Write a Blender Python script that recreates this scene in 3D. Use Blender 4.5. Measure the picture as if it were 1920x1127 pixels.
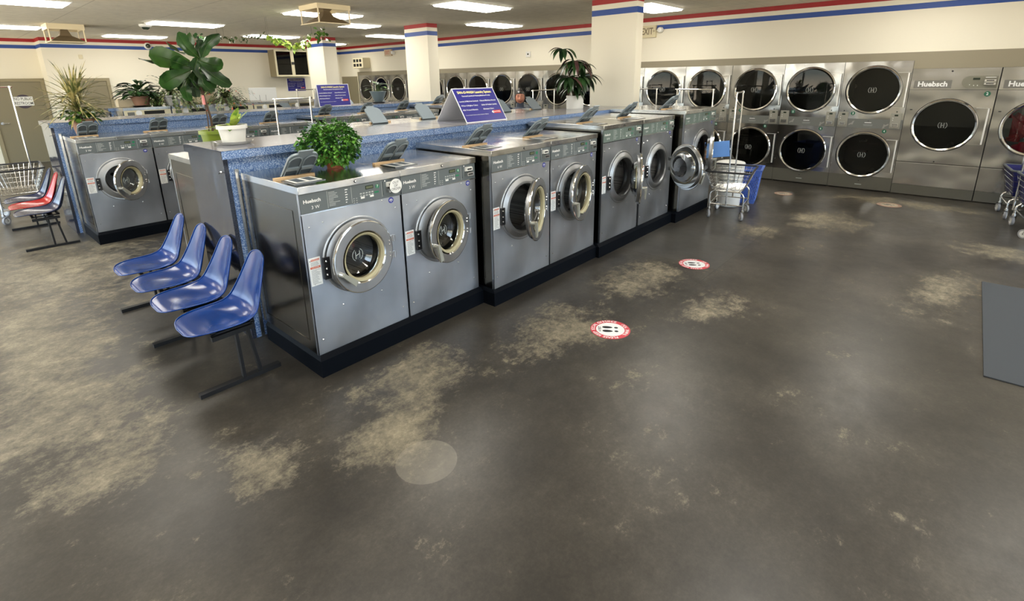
import bpy, math, random
from mathutils import Vector, Matrix

scn = bpy.context.scene
for o in list(bpy.data.objects):
    bpy.data.objects.remove(o)
COL = scn.collection
PI = math.pi
random.seed(7)

# ------------------------------------------------------------------ camera
cd = bpy.data.cameras.new('camera')
cam = bpy.data.objects.new('camera', cd)
COL.objects.link(cam)
YAW, PITCH, ROLL = math.radians(41.679), math.radians(-15.658), math.radians(-0.954)
fwd = Vector((-math.sin(YAW) * math.cos(PITCH), math.cos(YAW) * math.cos(PITCH), math.sin(PITCH)))
rgt = Vector((math.cos(YAW), math.sin(YAW), 0))
upv = rgt.cross(fwd)
r2 = rgt * math.cos(ROLL) + upv * math.sin(ROLL)
u2 = -rgt * math.sin(ROLL) + upv * math.cos(ROLL)
m = Matrix((r2, u2, -fwd)).transposed().to_4x4()
m.translation = (0, 0, 1.87)
cam.matrix_world = m
cd.sensor_fit = 'HORIZONTAL'
cd.sensor_width = 36
cd.lens = 951.055 / 1920 * 36
cd.shift_x = (960 - 958.5) / 1920
cd.shift_y = -(563.5 - 412.44) / 1920
cd.clip_start = 0.05
cd.clip_end = 200
scn.camera = cam

# ------------------------------------------------------------------ view, world (daylight outside the shop windows)
scn.view_settings.view_transform = 'Standard'
scn.view_settings.look = 'None'
scn.view_settings.gamma = 1
scn.view_settings.exposure = 1.1
scn.view_settings.use_curve_mapping = False
scn.cycles.use_denoising = True
scn.cycles.max_bounces = 8
scn.cycles.diffuse_bounces = 4
scn.cycles.glossy_bounces = 4
scn.cycles.transparent_max_bounces = 12
scn.cycles.caustics_reflective = False
scn.cycles.caustics_refractive = False
scn.cycles.sample_clamp_indirect = 4

SKY_STRENGTH = 5.2
LAMP_STRENGTH = 8.0

w = bpy.data.worlds.new('daylight')
scn.world = w
w.use_nodes = True
nt = w.node_tree
nt.nodes.clear()
N = nt.nodes.new
tc = N('ShaderNodeTexCoord'); sp = N('ShaderNodeSeparateXYZ'); rp = N('ShaderNodeValToRGB')
bg = N('ShaderNodeBackground'); wo = N('ShaderNodeOutputWorld'); ad = N('ShaderNodeMath')
nt.links.new(tc.outputs['Generated'], sp.inputs[0])
ad.operation = 'MULTIPLY_ADD'; ad.inputs[1].default_value = .5; ad.inputs[2].default_value = .5
nt.links.new(sp.outputs['Z'], ad.inputs[0])
nt.links.new(ad.outputs[0], rp.inputs[0])
e = rp.color_ramp.elements
e[0].position = 0.0; e[0].color = (.95, .88, .76, 1)
e[1].position = 1.0; e[1].color = (.35, .55, .95, 1)
for pos, c in ((.42, (.95, .87, .74, 1)), (.487, (.80, .66, .50, 1)), (.50, (.30, .33, .30, 1)), (.545, (.35, .42, .45, 1)), (.57, (.66, .82, 1.0, 1))):
    k = e.new(pos); k.color = c
nt.links.new(rp.outputs[0], bg.inputs[0])
bg.inputs[1].default_value = SKY_STRENGTH
nt.links.new(bg.outputs[0], wo.inputs[0])

# ------------------------------------------------------------------ materials
MATS = {}


def mat(name, color, rough=.5, metal=0.0, **kw):
    if name in MATS:
        return MATS[name]
    mt = bpy.data.materials.new(name)
    mt.use_nodes = True
    b = mt.node_tree.nodes['Principled BSDF']
    b.inputs['Base Color'].default_value = (*color, 1)
    b.inputs['Roughness'].default_value = rough
    b.inputs['Metallic'].default_value = metal
    for k, v in kw.items():
        b.inputs[k.replace('_', ' ')].default_value = v
    MATS[name] = mt
    return mt


def srgb(r, g, b):
    f = lambda c: (c / 255 / 12.92) if c / 255 <= .04045 else ((c / 255 + .055) / 1.055) ** 2.4
    return (f(r), f(g), f(b))


def nodes_of(mt):
    nt = mt.node_tree
    return nt, nt.nodes, nt.links, nt.nodes['Principled BSDF']


def noise(nt, scale, detail=3, rough=.5, vec=None, dist=0.0):
    n = nt.nodes.new('ShaderNodeTexNoise')
    n.inputs['Scale'].default_value = scale
    n.inputs['Detail'].default_value = detail
    n.inputs['Roughness'].default_value = rough
    n.inputs['Distortion'].default_value = dist
    if vec is not None:
        nt.links.new(vec, n.inputs['Vector'])
    return n.outputs['Fac']


def coords(nt, scale=(1, 1, 1), kind='Object', loc=(0, 0, 0), rot=(0, 0, 0)):
    t = nt.nodes.new('ShaderNodeTexCoord')
    mp = nt.nodes.new('ShaderNodeMapping')
    mp.inputs['Scale'].default_value = scale
    mp.inputs['Location'].default_value = loc
    mp.inputs['Rotation'].default_value = rot
    nt.links.new(t.outputs[kind], mp.inputs[0])
    return mp.outputs[0]


def ramp(nt, fac, stops):
    r = nt.nodes.new('ShaderNodeValToRGB')
    els = r.color_ramp.elements
    els[0].position, c = stops[0][0], stops[0][1]
    els[0].color = (*c, 1) if len(c) == 3 else c
    els[1].position, c = stops[-1][0], stops[-1][1]
    els[1].color = (*c, 1)
    for p, c in stops[1:-1]:
        k = els.new(p); k.color = (*c, 1)
    nt.links.new(fac, r.inputs[0])
    return r.outputs[0]


def g(v):
    return (v, v, v)


def bump(nt, height, strength, dist, bs):
    b = nt.nodes.new('ShaderNodeBump')
    b.inputs['Strength'].default_value = strength
    b.inputs['Distance'].default_value = dist
    nt.links.new(height, b.inputs['Height'])
    nt.links.new(b.outputs[0], bs.inputs['Normal'])


def mathn(nt, op, a, b=None, c=None, clamp=False):
    n = nt.nodes.new('ShaderNodeMath'); n.operation = op; n.use_clamp = clamp
    for i, v in enumerate((a, b, c)):
        if v is None:
            continue
        if isinstance(v, (int, float)):
            n.inputs[i].default_value = v
        else:
            nt.links.new(v, n.inputs[i])
    return n.outputs[0]


def mix(nt, fac, a, b):
    n = nt.nodes.new('ShaderNodeMix'); n.data_type = 'RGBA'
    for sock, v in ((n.inputs[0], fac), (n.inputs[6], a), (n.inputs[7], b)):
        if isinstance(v, (int, float)):
            sock.default_value = v
        elif isinstance(v, tuple):
            sock.default_value = (*v, 1)
        else:
            nt.links.new(v, sock)
    return n.outputs[2]


def steel(name, col, r0, r1, wav=0.0, smear=(1, 1, 1), sc=4.0, coldark=.82):
    mt = mat(name, col, .3, 1.0)
    nt, ns, ln, b = nodes_of(mt)
    v = coords(nt, smear)
    f = noise(nt, sc, 4, .55, v)
    ln.new(ramp(nt, f, [(.3, g(r0)), (.7, g(r1))]), b.inputs['Roughness'])
    f2 = noise(nt, sc * .6, 3, .55, v)
    ln.new(ramp(nt, f2, [(.35, tuple(c * coldark for c in col)), (.65, col)]), b.inputs['Base Color'])
    if wav:
        v2 = coords(nt, (1, 1, 1), 'Object')
        h = noise(nt, 2.2, 1, .4, v2)
        bump(nt, h, 1.0, wav, b)
    return mt


M_FRONT = steel('brushed_steel_front', (.52, .545, .59), .29, .42, .005, (1.2, 1, .8), 3.0, .72)
M_SIDE = steel('steel_side_floor_tone', (.20, .185, .155), .14, .22, .004)  # dark brown of the reflected floor is put into the steel colour
M_TOP = steel('steel_top', (.70, .69, .66), .12, .26, .003)
M_DRY = steel('dryer_steel', (.50, .49, .475), .13, .24, .035, (1, 1, 1), 1.5)
M_RING = steel('door_ring_steel', (.54, .555, .58), .30, .42)
M_BEZEL = steel('bezel_steel', (.36, .37, .385), .34, .46)
M_CHROME = mat('chrome', (.78, .77, .74), .09, 1.0)
M_SATIN = mat('satin_chrome', (.62, .62, .61), .25, 1.0)
M_DARKSTEEL = mat('dark_steel', (.16, .16, .165), .3, 1.0)
M_PANEL = mat('control_panel_grey', srgb(92, 100, 103), .5)
M_PANELG = mat('control_panel_green_grey', srgb(98, 113, 108), .5)
M_DPANEL = mat('dryer_grey_enamel', srgb(104, 106, 102), .35)
M_DKICK = mat('dryer_kick_grey', srgb(86, 84, 76), .38)
M_BLACK = mat('black_plastic', (.012, .012, .014), .35)
M_GAP = mat('dark_gap', (.006, .006, .006), .8)
M_PLINTH = mat('plinth_black', (.003, .004, .006), .5, 0.0, Specular_IOR_Level=.05)
M_WHITE = mat('white_print', (.80, .81, .80), .5)
M_PRINT = mat('pale_print', srgb(176, 182, 180), .5)
M_WPLASTIC = mat('white_plastic', (.74, .74, .71), .35)
M_CREAMRUB = mat('cream_gasket', srgb(172, 164, 132), .45)
M_HANDLE = mat('grey_cast_handle', srgb(160, 160, 150), .3, .1)
M_ORANGE = mat('warning_orange', srgb(196, 84, 44), .5)
M_BLUEST = mat('blue_sticker', srgb(40, 50, 150), .4)
M_GREEN = mat('green_label', srgb(22, 120, 82), .45)
M_DGREEN = mat('dark_green_disc', srgb(20, 92, 66), .45)
M_LCD = mat('display_dark', (.02, .03, .02), .15)
M_LIDG = mat('dispenser_grey', srgb(122, 134, 142), .38)
M_LIDD = mat('dispenser_recess', srgb(78, 88, 96), .45)
M_WOOD = mat('wood_strip', srgb(205, 172, 130), .6)
M_PAPER = mat('paper', (.82, .82, .80), .7)
M_RED = mat('red_paint', srgb(196, 34, 40), .4)
M_CLOTHR = mat('red_laundry', srgb(190, 20, 44), .9)
M_CLOTHW = mat('white_laundry', (.6, .6, .6), .9)
M_CLOTHP = mat('peach_laundry', srgb(196, 150, 120), .9)
M_BOARD = mat('blue_foam_board', srgb(92, 140, 208), .6)
M_BLUEPL = mat('blue_basket_plastic', srgb(74, 104, 184), .4)
M_NAVYBAG = mat('navy_cart_liner', srgb(22, 26, 96), .7)
M_WIRE = mat('chrome_wire', (.70, .69, .66), .16, 1.0)
M_RUBBER = mat('black_rubber', (.018, .018, .02), .5)
M_GRYRUB = mat('grey_rubber', (.30, .30, .31), .5)
M_LEGB = mat('bench_black', (.010, .010, .011), .4, Specular_IOR_Level=.3)
M_CREAM = mat('cream_paint', srgb(230, 225, 208), .6)
M_BRIGHT = mat('bright_trim', (.90, .90, .88), .32, .6)
M_CREAMT = mat('cream_trim', srgb(214, 206, 176), .5)
M_TAUPE = mat('taupe_door_paint', srgb(128, 120, 96), .42)
M_TAUPEF = mat('taupe_frame_paint', srgb(142, 132, 104), .42)
M_LOGO = mat('dryer_logo_grey', srgb(128, 130, 126), .5)
M_GREYBAND = mat('grey_trim_paint', srgb(142, 134, 114), .55)
M_WRED = mat('wall_red_stripe', srgb(158, 24, 28), .5)
M_WBLUE = mat('wall_blue_stripe', srgb(34, 72, 148), .5)
M_POTW = mat('pot_white', srgb(226, 226, 222), .35)
M_POTT = mat('pot_terracotta', srgb(140, 104, 82), .6)
M_POTR = mat('pot_clay_red', srgb(186, 104, 70), .6)
M_POTB = mat('pot_blue_grey', srgb(96, 112, 118), .35)
M_POTLIME = mat('pot_lime', srgb(126, 146, 40), .4)
M_POTCREAM = mat('pot_cream', srgb(190, 176, 148), .5)
M_SOIL = mat('soil', (.03, .02, .014), .9)
M_STEM = mat('stem_brown', srgb(74, 56, 40), .7)
M_STEMG = mat('stem_green', srgb(70, 98, 44), .6)
M_TUBE = mat('fixture_white', (.8, .8, .78), .5)
M_DIFF = mat('diffuser_cream', srgb(232, 218, 184), .55)
M_MESH = mat('diffuser_brown_mesh', srgb(120, 104, 78), .8)
M_SKIN = mat('skin', srgb(190, 128, 104), .5)
M_HAIR = mat('hair', (.012, .009, .008), .4)
M_SHIRT = mat('dark_shirt', (.05, .06, .09), .8)
M_PANTS = mat('dark_trousers', (.02, .02, .025), .8)
M_SIGNB = mat('sign_blue', srgb(38, 36, 128), .4)
M_SIGNW = mat('sign_white', (.82, .83, .86), .4)
M_YELLOW = mat('sign_yellow', srgb(250, 240, 150), .5)
M_PINK = mat('pink_clip', srgb(226, 140, 140), .5)
M_MAT = mat('grey_entrance_mat', srgb(62, 65, 68), .95)
M_CLEAR = mat('clear_plastic', (.9, .9, .88), .1, 0.0, Transmission_Weight=.6, Alpha=.6)


def two_tone(name, a, b, scale, rough=.4, th=(.42, .58), **kw):
    mt = mat(name, a, rough, 0, **kw)
    nt, ns, ln, bs = nodes_of(mt)
    f = noise(nt, scale, 3, .6, coords(nt))
    ln.new(ramp(nt, f, [(th[0], a), (th[1], b)]), bs.inputs['Base Color'])
    return mt


M_GRANITE = mat('blue_speckled_laminate', srgb(80, 112, 176), .25)
nt, ns, ln, bs = nodes_of(M_GRANITE)
f = noise(nt, 130, 2, .7, coords(nt))
ln.new(ramp(nt, f, [(.36, srgb(66, 92, 146)), (.46, srgb(94, 126, 180)), (.54, srgb(124, 154, 200)), (.64, srgb(186, 204, 228))]), bs.inputs['Base Color'])
M_CTOP = mat('counter_top_laminate', srgb(128, 128, 136), .16)
nt, ns, ln, bs = nodes_of(M_CTOP)
f = noise(nt, 150, 2, .7, coords(nt))
f2 = noise(nt, 2.2, 4, .6, coords(nt, (3, .5, 1)))
ln.new(mix(nt, ramp(nt, f2, [(.4, g(0)), (.65, g(.6))]), ramp(nt, f, [(.4, srgb(98, 102, 122)), (.6, srgb(134, 136, 148))]), srgb(150, 144, 138)), bs.inputs['Base Color'])
M_SLATE = mat('slate_end_laminate', srgb(46, 50, 62), .10, Coat_Weight=.35, Coat_Roughness=.05, Specular_IOR_Level=.5)
nt, ns, ln, bs = nodes_of(M_SLATE)
f = noise(nt, 160, 2, .7, coords(nt))
ln.new(ramp(nt, f, [(.4, srgb(38, 44, 60)), (.62, srgb(66, 70, 82))]), bs.inputs['Base Color'])
h = noise(nt, 3.5, 2, .5, coords(nt, (1, 1, .8)))
bump(nt, h, 1.0, .006, bs)

M_DRUM = mat('perforated_drum', (.30, .30, .31), .38, .35)
nt, ns, ln, bs = nodes_of(M_DRUM)
vo = ns.new('ShaderNodeTexVoronoi'); vo.inputs['Scale'].default_value = 70
vo.inputs['Randomness'].default_value = 0.0
ln.new(coords(nt), vo.inputs['Vector'])
ln.new(ramp(nt, vo.outputs['Distance'], [(.30, g(.02)), (.42, (.42, .42, .43))]), bs.inputs['Base Color'])


def glassy(name, tint, gloss=.08, rough=.02):
    mt = bpy.data.materials.new(name); mt.use_nodes = True
    nt = mt.node_tree; nt.nodes.clear()
    t = nt.nodes.new('ShaderNodeBsdfTransparent'); t.inputs[0].default_value = (*tint, 1)
    gl = nt.nodes.new('ShaderNodeBsdfGlossy'); gl.inputs['Roughness'].default_value = rough
    fr = nt.nodes.new('ShaderNodeFresnel'); fr.inputs[0].default_value = 1.5
    a = mathn(nt, 'ADD', fr.outputs[0], gloss, clamp=True)
    mx = nt.nodes.new('ShaderNodeMixShader')
    nt.links.new(a, mx.inputs[0]); nt.links.new(t.outputs[0], mx.inputs[1]); nt.links.new(gl.outputs[0], mx.inputs[2])
    o = nt.nodes.new('ShaderNodeOutputMaterial')
    nt.links.new(mx.outputs[0], o.inputs[0])
    return mt


M_GLASS = glassy('door_glass_clear', (.80, .82, .80), .05)
M_DGLASS = glassy('dryer_glass_tinted', (.20, .21, .19), -.01)
M_DGLASS2 = glassy('dryer_glass_light', (.55, .55, .53), .0)
M_PANE = glassy('window_pane', (.94, .95, .94), .02)

M_LAMP = bpy.data.materials.new('lamp_diffuser_lit'); M_LAMP.use_nodes = True
nt = M_LAMP.node_tree; nt.nodes.clear()
em = nt.nodes.new('ShaderNodeEmission'); em.inputs[0].default_value = (1.0, .955, .86, 1); em.inputs[1].default_value = LAMP_STRENGTH
o = nt.nodes.new('ShaderNodeOutputMaterial'); nt.links.new(em.outputs[0], o.inputs[0])

# chair shell: scuffed glossy fibreglass, worn paler at the rim is left to light
M_CHB = two_tone('chair_blue', srgb(2, 50, 118), srgb(4, 58, 132), 3, .17, Specular_IOR_Level=.38)
M_CHN = two_tone('chair_slate_blue', srgb(24, 32, 64), srgb(32, 42, 76), 3, .2, Coat_Weight=.0)
M_CHR = two_tone('chair_red', srgb(160, 14, 20), srgb(172, 22, 26), 3, .2, Coat_Weight=0.0)


def leafmat(name, a, b, scale=9, rough=.4):
    return two_tone(name, a, b, scale, rough)


L_DARK = leafmat('leaf_dark', srgb(22, 46, 22), srgb(42, 74, 36), 6, .32)
L_FIG = leafmat('leaf_fig', srgb(30, 62, 26), srgb(54, 92, 40), 7, .3)
L_FIGL = leafmat('leaf_fig_light', srgb(36, 76, 12), srgb(52, 94, 20), 5, .35)
L_BASIL = leafmat('leaf_basil', srgb(36, 84, 28), srgb(96, 150, 58), 12, .4)
L_POTHOS = leafmat('leaf_pothos', srgb(92, 140, 36), srgb(186, 206, 96), 14, .35)
L_POTHD = leafmat('leaf_pothos_green', srgb(52, 90, 30), srgb(92, 128, 52), 10, .4)
L_DRAC = leafmat('leaf_dracaena', srgb(88, 98, 48), srgb(190, 178, 120), 12, .4)
L_CACT = leafmat('leaf_holiday_cactus', srgb(48, 74, 34), srgb(92, 98, 56), 14, .45)
L_PURP = leafmat('leaf_underside_purple', srgb(60, 34, 38), srgb(80, 52, 48), 8, .4)

# floor: worn polished concrete (patches have shapes of their own)
M_FLOOR = mat('worn_concrete', (.08, .075, .065), .35, Specular_IOR_Level=.42)
nt, ns, ln, bs = nodes_of(M_FLOOR)
co = coords(nt)
sep = ns.new('ShaderNodeSeparateXYZ'); ln.new(co, sep.inputs[0])
X, Y = sep.outputs['X'], sep.outputs['Y']


def blob(cx, cy, rx, ry, ang=0.0):
    ca, sa = math.cos(ang), math.sin(ang)
    dx = mathn(nt, 'SUBTRACT', X, cx); dy = mathn(nt, 'SUBTRACT', Y, cy)
    u = mathn(nt, 'MULTIPLY_ADD', dx, ca / rx, mathn(nt, 'MULTIPLY', dy, sa / rx))
    v = mathn(nt, 'MULTIPLY_ADD', dx, -sa / ry, mathn(nt, 'MULTIPLY', dy, ca / ry))
    d = mathn(nt, 'SQRT', mathn(nt, 'ADD', mathn(nt, 'MULTIPLY', u, u), mathn(nt, 'MULTIPLY', v, v)))
    return mathn(nt, 'SUBTRACT', 1.0, d, clamp=True)


WORN = WORN_BLOBS = [(-3.9, .12, 1.35, .62, .10), (-5.2, .18, 2.0, .75, 0), (-6.9, .6, 2.2, 1.3, 0), (-4.6, .15, 2.2, .5, 0), (-2.38, 1.75, .42, .65, .3), (-2.1, 1.35, .3, .5, .3), (-2.35, .75, .35, .25, 0), (-2.1, 2.9, .5, .7, 0), (-2.1, 4.2, .45, .8, 0), (-1.72, 6.45, .42, .45, 0),
        (-1.2, 7.5, .6, .8, 0), (.08, 5.6, .30, .75, -.2), (-.4, 9.2, 1.6, .4, 0), (1.3, 3.2, .7, .6, 0), (-3.0, .25, .4, .4, 0), (.6, 7.2, .6, .5, 0), (-1.35, 4.0, .3, .6, 0), (-2.4, -.9, .8, .4, 0)]
acc = None
for bb in WORN:
    q = blob(*bb)
    acc = q if acc is None else mathn(nt, 'MAXIMUM', acc, q)
n1 = noise(nt, 1.3, 6, .6, co)
n2 = noise(nt, 9, 5, .6, co)
n4 = noise(nt, 3.2, 11, .78, co)
n5 = noise(nt, 17, 12, .82, coords(nt, (1, .6, 1), rot=(0, 0, .5)))
n3 = noise(nt, 55, 5, .75, co)


def cen(f, k):
    return mathn(nt, 'MULTIPLY', mathn(nt, 'SUBTRACT', f, .5), k)


wsum = mathn(nt, 'ADD', mathn(nt, 'MULTIPLY_ADD', acc, .98, -.10), mathn(nt, 'ADD', cen(n1, 1.0), mathn(nt, 'ADD', cen(n4, 2.5), cen(n5, 1.9))))
worn = ramp(nt, wsum, [(.18, g(0)), (.36, g(.30)), (.66, g(.62)), (1.0, g(.85))])
base = ramp(nt, n1, [(.30, srgb(40, 37, 33)), (.5, srgb(57, 53, 47)), (.70, srgb(75, 70, 62))])
c1 = mix(nt, worn, base, ramp(nt, n4, [(.35, srgb(106, 99, 84)), (.65, srgb(148, 138, 115))]))
fine = ramp(nt, mathn(nt, 'ADD', mathn(nt, 'MULTIPLY', n5, .6), mathn(nt, 'MULTIPLY', n3, .4)), [(.38, g(.72)), (.5, g(1.0)), (.64, g(1.45))])
mm = ns.new('ShaderNodeMix'); mm.data_type = 'RGBA'; mm.blend_type = 'MULTIPLY'; mm.inputs[0].default_value = 1.0
ln.new(c1, mm.inputs[6]); ln.new(fine, mm.inputs[7])
c2 = mm.outputs[2]
# saw-cut joints and small round scars
scars = None
for sx, sy, sr in ((-2.70, 1.77, .065), (-1.89, 5.72, .11), (-1.885, 5.10, .12), (-1.42, 4.22, .06), (.37, 3.28, .05)):
    q = mathn(nt, 'GREATER_THAN', blob(sx, sy, sr, sr), .02)
    scars = q if scars is None else mathn(nt, 'MAXIMUM', scars, q)
c3 = mix(nt, mathn(nt, 'MULTIPLY', scars, .6), c2, srgb(52, 50, 46))
pale = mathn(nt, 'MULTIPLY', mathn(nt, 'GREATER_THAN', blob(-1.77, 1.31, .16, .16), .03), mathn(nt, 'ADD', n2, .1))
c4 = mix(nt, mathn(nt, 'MULTIPLY', pale, .42), c3, srgb(150, 143, 128))
def inside(v, a, b):
    return mathn(nt, 'MULTIPLY', mathn(nt, 'GREATER_THAN', v, a), mathn(nt, 'LESS_THAN', v, b))


slab = mathn(nt, 'MULTIPLY', inside(X, -2.9, -1.62), inside(Y, 4.87, 6.02))      # darker re-poured slab with saw-cut edges
c4b = mix(nt, mathn(nt, 'MULTIPLY', slab, .55), c4, ramp(nt, n1, [(.3, srgb(62, 61, 57)), (.7, srgb(78, 76, 71))]))
jl = mathn(nt, 'MAXIMUM', mathn(nt, 'MULTIPLY', inside(Y, 4.863, 4.873), inside(X, -3.0, -1.55)), mathn(nt, 'MULTIPLY', inside(X, -1.626, -1.616), inside(Y, 4.35, 8.2)))
jl = mathn(nt, 'MAXIMUM', jl, mathn(nt, 'MULTIPLY', inside(Y, 6.015, 6.025), inside(X, -2.5, -1.5)))
c5 = mix(nt, mathn(nt, 'MULTIPLY', jl, .6), c4b, (.025, .024, .02))
ln.new(c5, bs.inputs['Base Color'])
ln.new(ramp(nt, mathn(nt, 'ADD', worn, mathn(nt, 'MULTIPLY', n2, .3)), [(.0, g(.29)), (.25, g(.40)), (1.0, g(.55))]), bs.inputs['Roughness'])
bump(nt, n3, .12, .001, bs)

# ceiling: tiles with fine seams
M_CEIL = mat('ceiling_tile', srgb(226, 218, 198), .85)
nt, ns, ln, bs = nodes_of(M_CEIL)
co = coords(nt)
sep = ns.new('ShaderNodeSeparateXYZ'); ln.new(co, sep.inputs[0])
a = mathn(nt, 'LESS_THAN', mathn(nt, 'ABSOLUTE', mathn(nt, 'SUBTRACT', mathn(nt, 'MODULO', mathn(nt, 'ADD', sep.outputs['X'], 60.85 + .305), .61), .305)), .004)
b_ = mathn(nt, 'LESS_THAN', mathn(nt, 'ABSOLUTE', mathn(nt, 'SUBTRACT', mathn(nt, 'MODULO', mathn(nt, 'ADD', sep.outputs['Y'], 61 - .01), 1.22), .61)), .006)
f = noise(nt, 8, 4, .6, co)
tile = ramp(nt, f, [(.3, srgb(220, 212, 192)), (.7, srgb(234, 226, 206))])
ln.new(mix(nt, mathn(nt, 'MAXIMUM', mathn(nt, 'MULTIPLY', a, .45), mathn(nt, 'MULTIPLY', b_, .55)), tile, srgb(150, 142, 122)), bs.inputs['Base Color'])

# ------------------------------------------------------------------ mesh builder
SHARP = {'door': 13, 'bezel': 13, 'gasket': 16, 'door_glass': 13, 'foliage': 80, 'seat': 180, 'body': 60, 'hair': 80}


class MB:
    def __init__(s):
        s.v = []; s.f = []; s.m = []; s.sm = []; s.mats = []

    def mi(s, mt):
        if mt not in s.mats:
            s.mats.append(mt)
        return s.mats.index(mt)

    def add(s, vs, fs, mt, smooth=False):
        b = len(s.v); k = s.mi(mt)
        s.v += [tuple(v) for v in vs]
        for f in fs:
            s.f.append(tuple(i + b for i in f)); s.m.append(k); s.sm.append(smooth)
        return s

    def box(s, x0, y0, z0, x1, y1, z1, mt):
        vs = [(x, y, z) for z in (z0, z1) for y in (y0, y1) for x in (x0, x1)]
        return s.add(vs, [(0, 2, 3, 1), (4, 5, 7, 6), (0, 1, 5, 4), (2, 6, 7, 3), (0, 4, 6, 2), (1, 3, 7, 5)], mt)

    def hexa(s, p, mt):     # 8 points: bottom ring of four, top ring of four
        return s.add(p, [(3, 2, 1, 0), (4, 5, 6, 7), (0, 1, 5, 4), (1, 2, 6, 5), (2, 3, 7, 6), (3, 0, 4, 7)], mt)

    def beam(s, a, b, wd, ht, mt, up=(0, 0, 1)):
        a, b = Vector(a), Vector(b); d = (b - a).normalized(); u = Vector(up)
        if abs(d.dot(u)) > .98:
            u = Vector((0, 1, 0))
        r = d.cross(u).normalized() * (wd / 2); u = r.cross(d).normalized() * (ht / 2)
        return s.hexa([a - r - u, a + r - u, a + r + u, a - r + u, b - r - u, b + r - u, b + r + u, b - r + u], mt)

    def tube(s, pts, r, mt, seg=8, caps=True, closed=False):
        pts = [Vector(p) for p in pts]; n = len(pts); vs = []; fs = []; prev = None
        rs = r if isinstance(r, (list, tuple)) else [r] * n
        for i, p in enumerate(pts):
            if closed:
                d = pts[(i + 1) % n] - pts[i - 1]
            else:
                d = pts[min(i + 1, n - 1)] - pts[max(i - 1, 0)]
            d.normalize()
            if prev is None:
                u = Vector((0, 0, 1)) if abs(d.z) < .9 else Vector((1, 0, 0))
                a = d.cross(u).normalized()
            else:
                a = (prev - d * prev.dot(d)).normalized()
            prev = a; b = d.cross(a)
            for k in range(seg):
                t = 2 * PI * k / seg
                vs.append(p + (a * math.cos(t) + b * math.sin(t)) * rs[i])
        rng = n if closed else n - 1
        for i in range(rng):
            for k in range(seg):
                j = (i + 1) % n
                fs.append((i * seg + k, i * seg + (k + 1) % seg, j * seg + (k + 1) % seg, j * seg + k))
        if caps and not closed:
            fs.append(tuple(range(seg - 1, -1, -1))); fs.append(tuple(range((n - 1) * seg, n * seg)))
        return s.add(vs, fs, mt, True)

    def lathe(s, prof, c, ax, mt, seg=48, smooth=True, capends=False):
        # prof: (radius, height along ax)
        c = Vector(c); ax = Vector(ax).normalized()
        u = Vector((0, 0, 1)) if abs(ax.z) < .9 else Vector((1, 0, 0))
        a = ax.cross(u).normalized(); b = ax.cross(a)
        vs = []; fs = []; n = len(prof)
        for r, h in prof:
            for k in range(seg):
                t = 2 * PI * k / seg
                vs.append(c + ax * h + (a * math.cos(t) + b * math.sin(t)) * r)
        for i in range(n - 1):
            for k in range(seg):
                fs.append((i * seg + k, i * seg + (k + 1) % seg, (i + 1) * seg + (k + 1) % seg, (i + 1) * seg + k))
        if capends:
            fs.append(tuple(range(seg))); fs.append(tuple(range((n - 1) * seg, n * seg)))
        return s.add(vs, fs, mt, smooth)

    def disc(s, c, ax, r, mt, seg=24, th=.0015):
        return s.lathe([(r * .02, th), (r, th), (r, 0)], c, ax, mt, seg, False)

    def holed(s, x0, z0, x1, z1, cx, cz, r, y, mt, seg=48):
        angs = [2 * PI * k / seg for k in range(seg)]
        angs += [math.atan2(zz - cz, xx - cx) % (2 * PI) for xx in (x0, x1) for zz in (z0, z1)]
        angs = sorted(set(round(t, 6) for t in angs)); vs = []; fs = []; n = len(angs)
        for t in angs:
            dx, dz = math.cos(t), math.sin(t)
            k = min(((x1 if dx > 0 else x0) - cx) / dx if abs(dx) > 1e-9 else 9e9, ((z1 if dz > 0 else z0) - cz) / dz if abs(dz) > 1e-9 else 9e9)
            vs += [(cx + r * dx, y, cz + r * dz), (cx + k * dx, y, cz + k * dz)]
        for i in range(n):
            j = (i + 1) % n
            fs.append((2 * i, 2 * i + 1, 2 * j + 1, 2 * j))
        return s.add(vs, fs, mt)

    def text(s, txt, size, org, ud, vd, mt, align='LEFT', bold=0.0, sx=1.0):
        vs, fs = text_geo(txt, align, bold)
        org, ud, vd = Vector(org), Vector(ud).normalized(), Vector(vd).normalized()
        return s.add([org + ud * (x * size * sx) + vd * (y * size) for x, y in vs], fs, mt)

    def xf(s, M):
        s.v = [tuple(M @ Vector(v)) for v in s.v]; return s

    def mesh(s, name):
        me = bpy.data.meshes.new(name)
        me.from_pydata(s.v, [], s.f)
        for mt in s.mats:
            me.materials.append(mt)
        me.polygons.foreach_set('material_index', s.m)
        me.polygons.foreach_set('use_smooth', s.sm)
        me.set_sharp_from_angle(angle=math.radians(SHARP.get(name, 30)))
        me.update()
        return me


_tc = {}


def text_geo(txt, align, bold):
    k = (txt, align, bold)
    if k not in _tc:
        cu = bpy.data.curves.new('t', 'FONT')
        cu.body = txt; cu.size = 1; cu.align_x = align; cu.align_y = 'CENTER'; cu.offset = bold
        cu.resolution_u = 2
        ob = bpy.data.objects.new('t', cu); COL.objects.link(ob)
        dg = bpy.context.evaluated_depsgraph_get()
        me = bpy.data.meshes.new_from_object(ob.evaluated_get(dg))
        _tc[k] = ([(v.co.x, v.co.y) for v in me.vertices], [tuple(p.vertices) for p in me.polygons])
        bpy.data.objects.remove(ob); bpy.data.curves.remove(cu); bpy.data.meshes.remove(me)
    return _tc[k]


MESHES = {}


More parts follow.
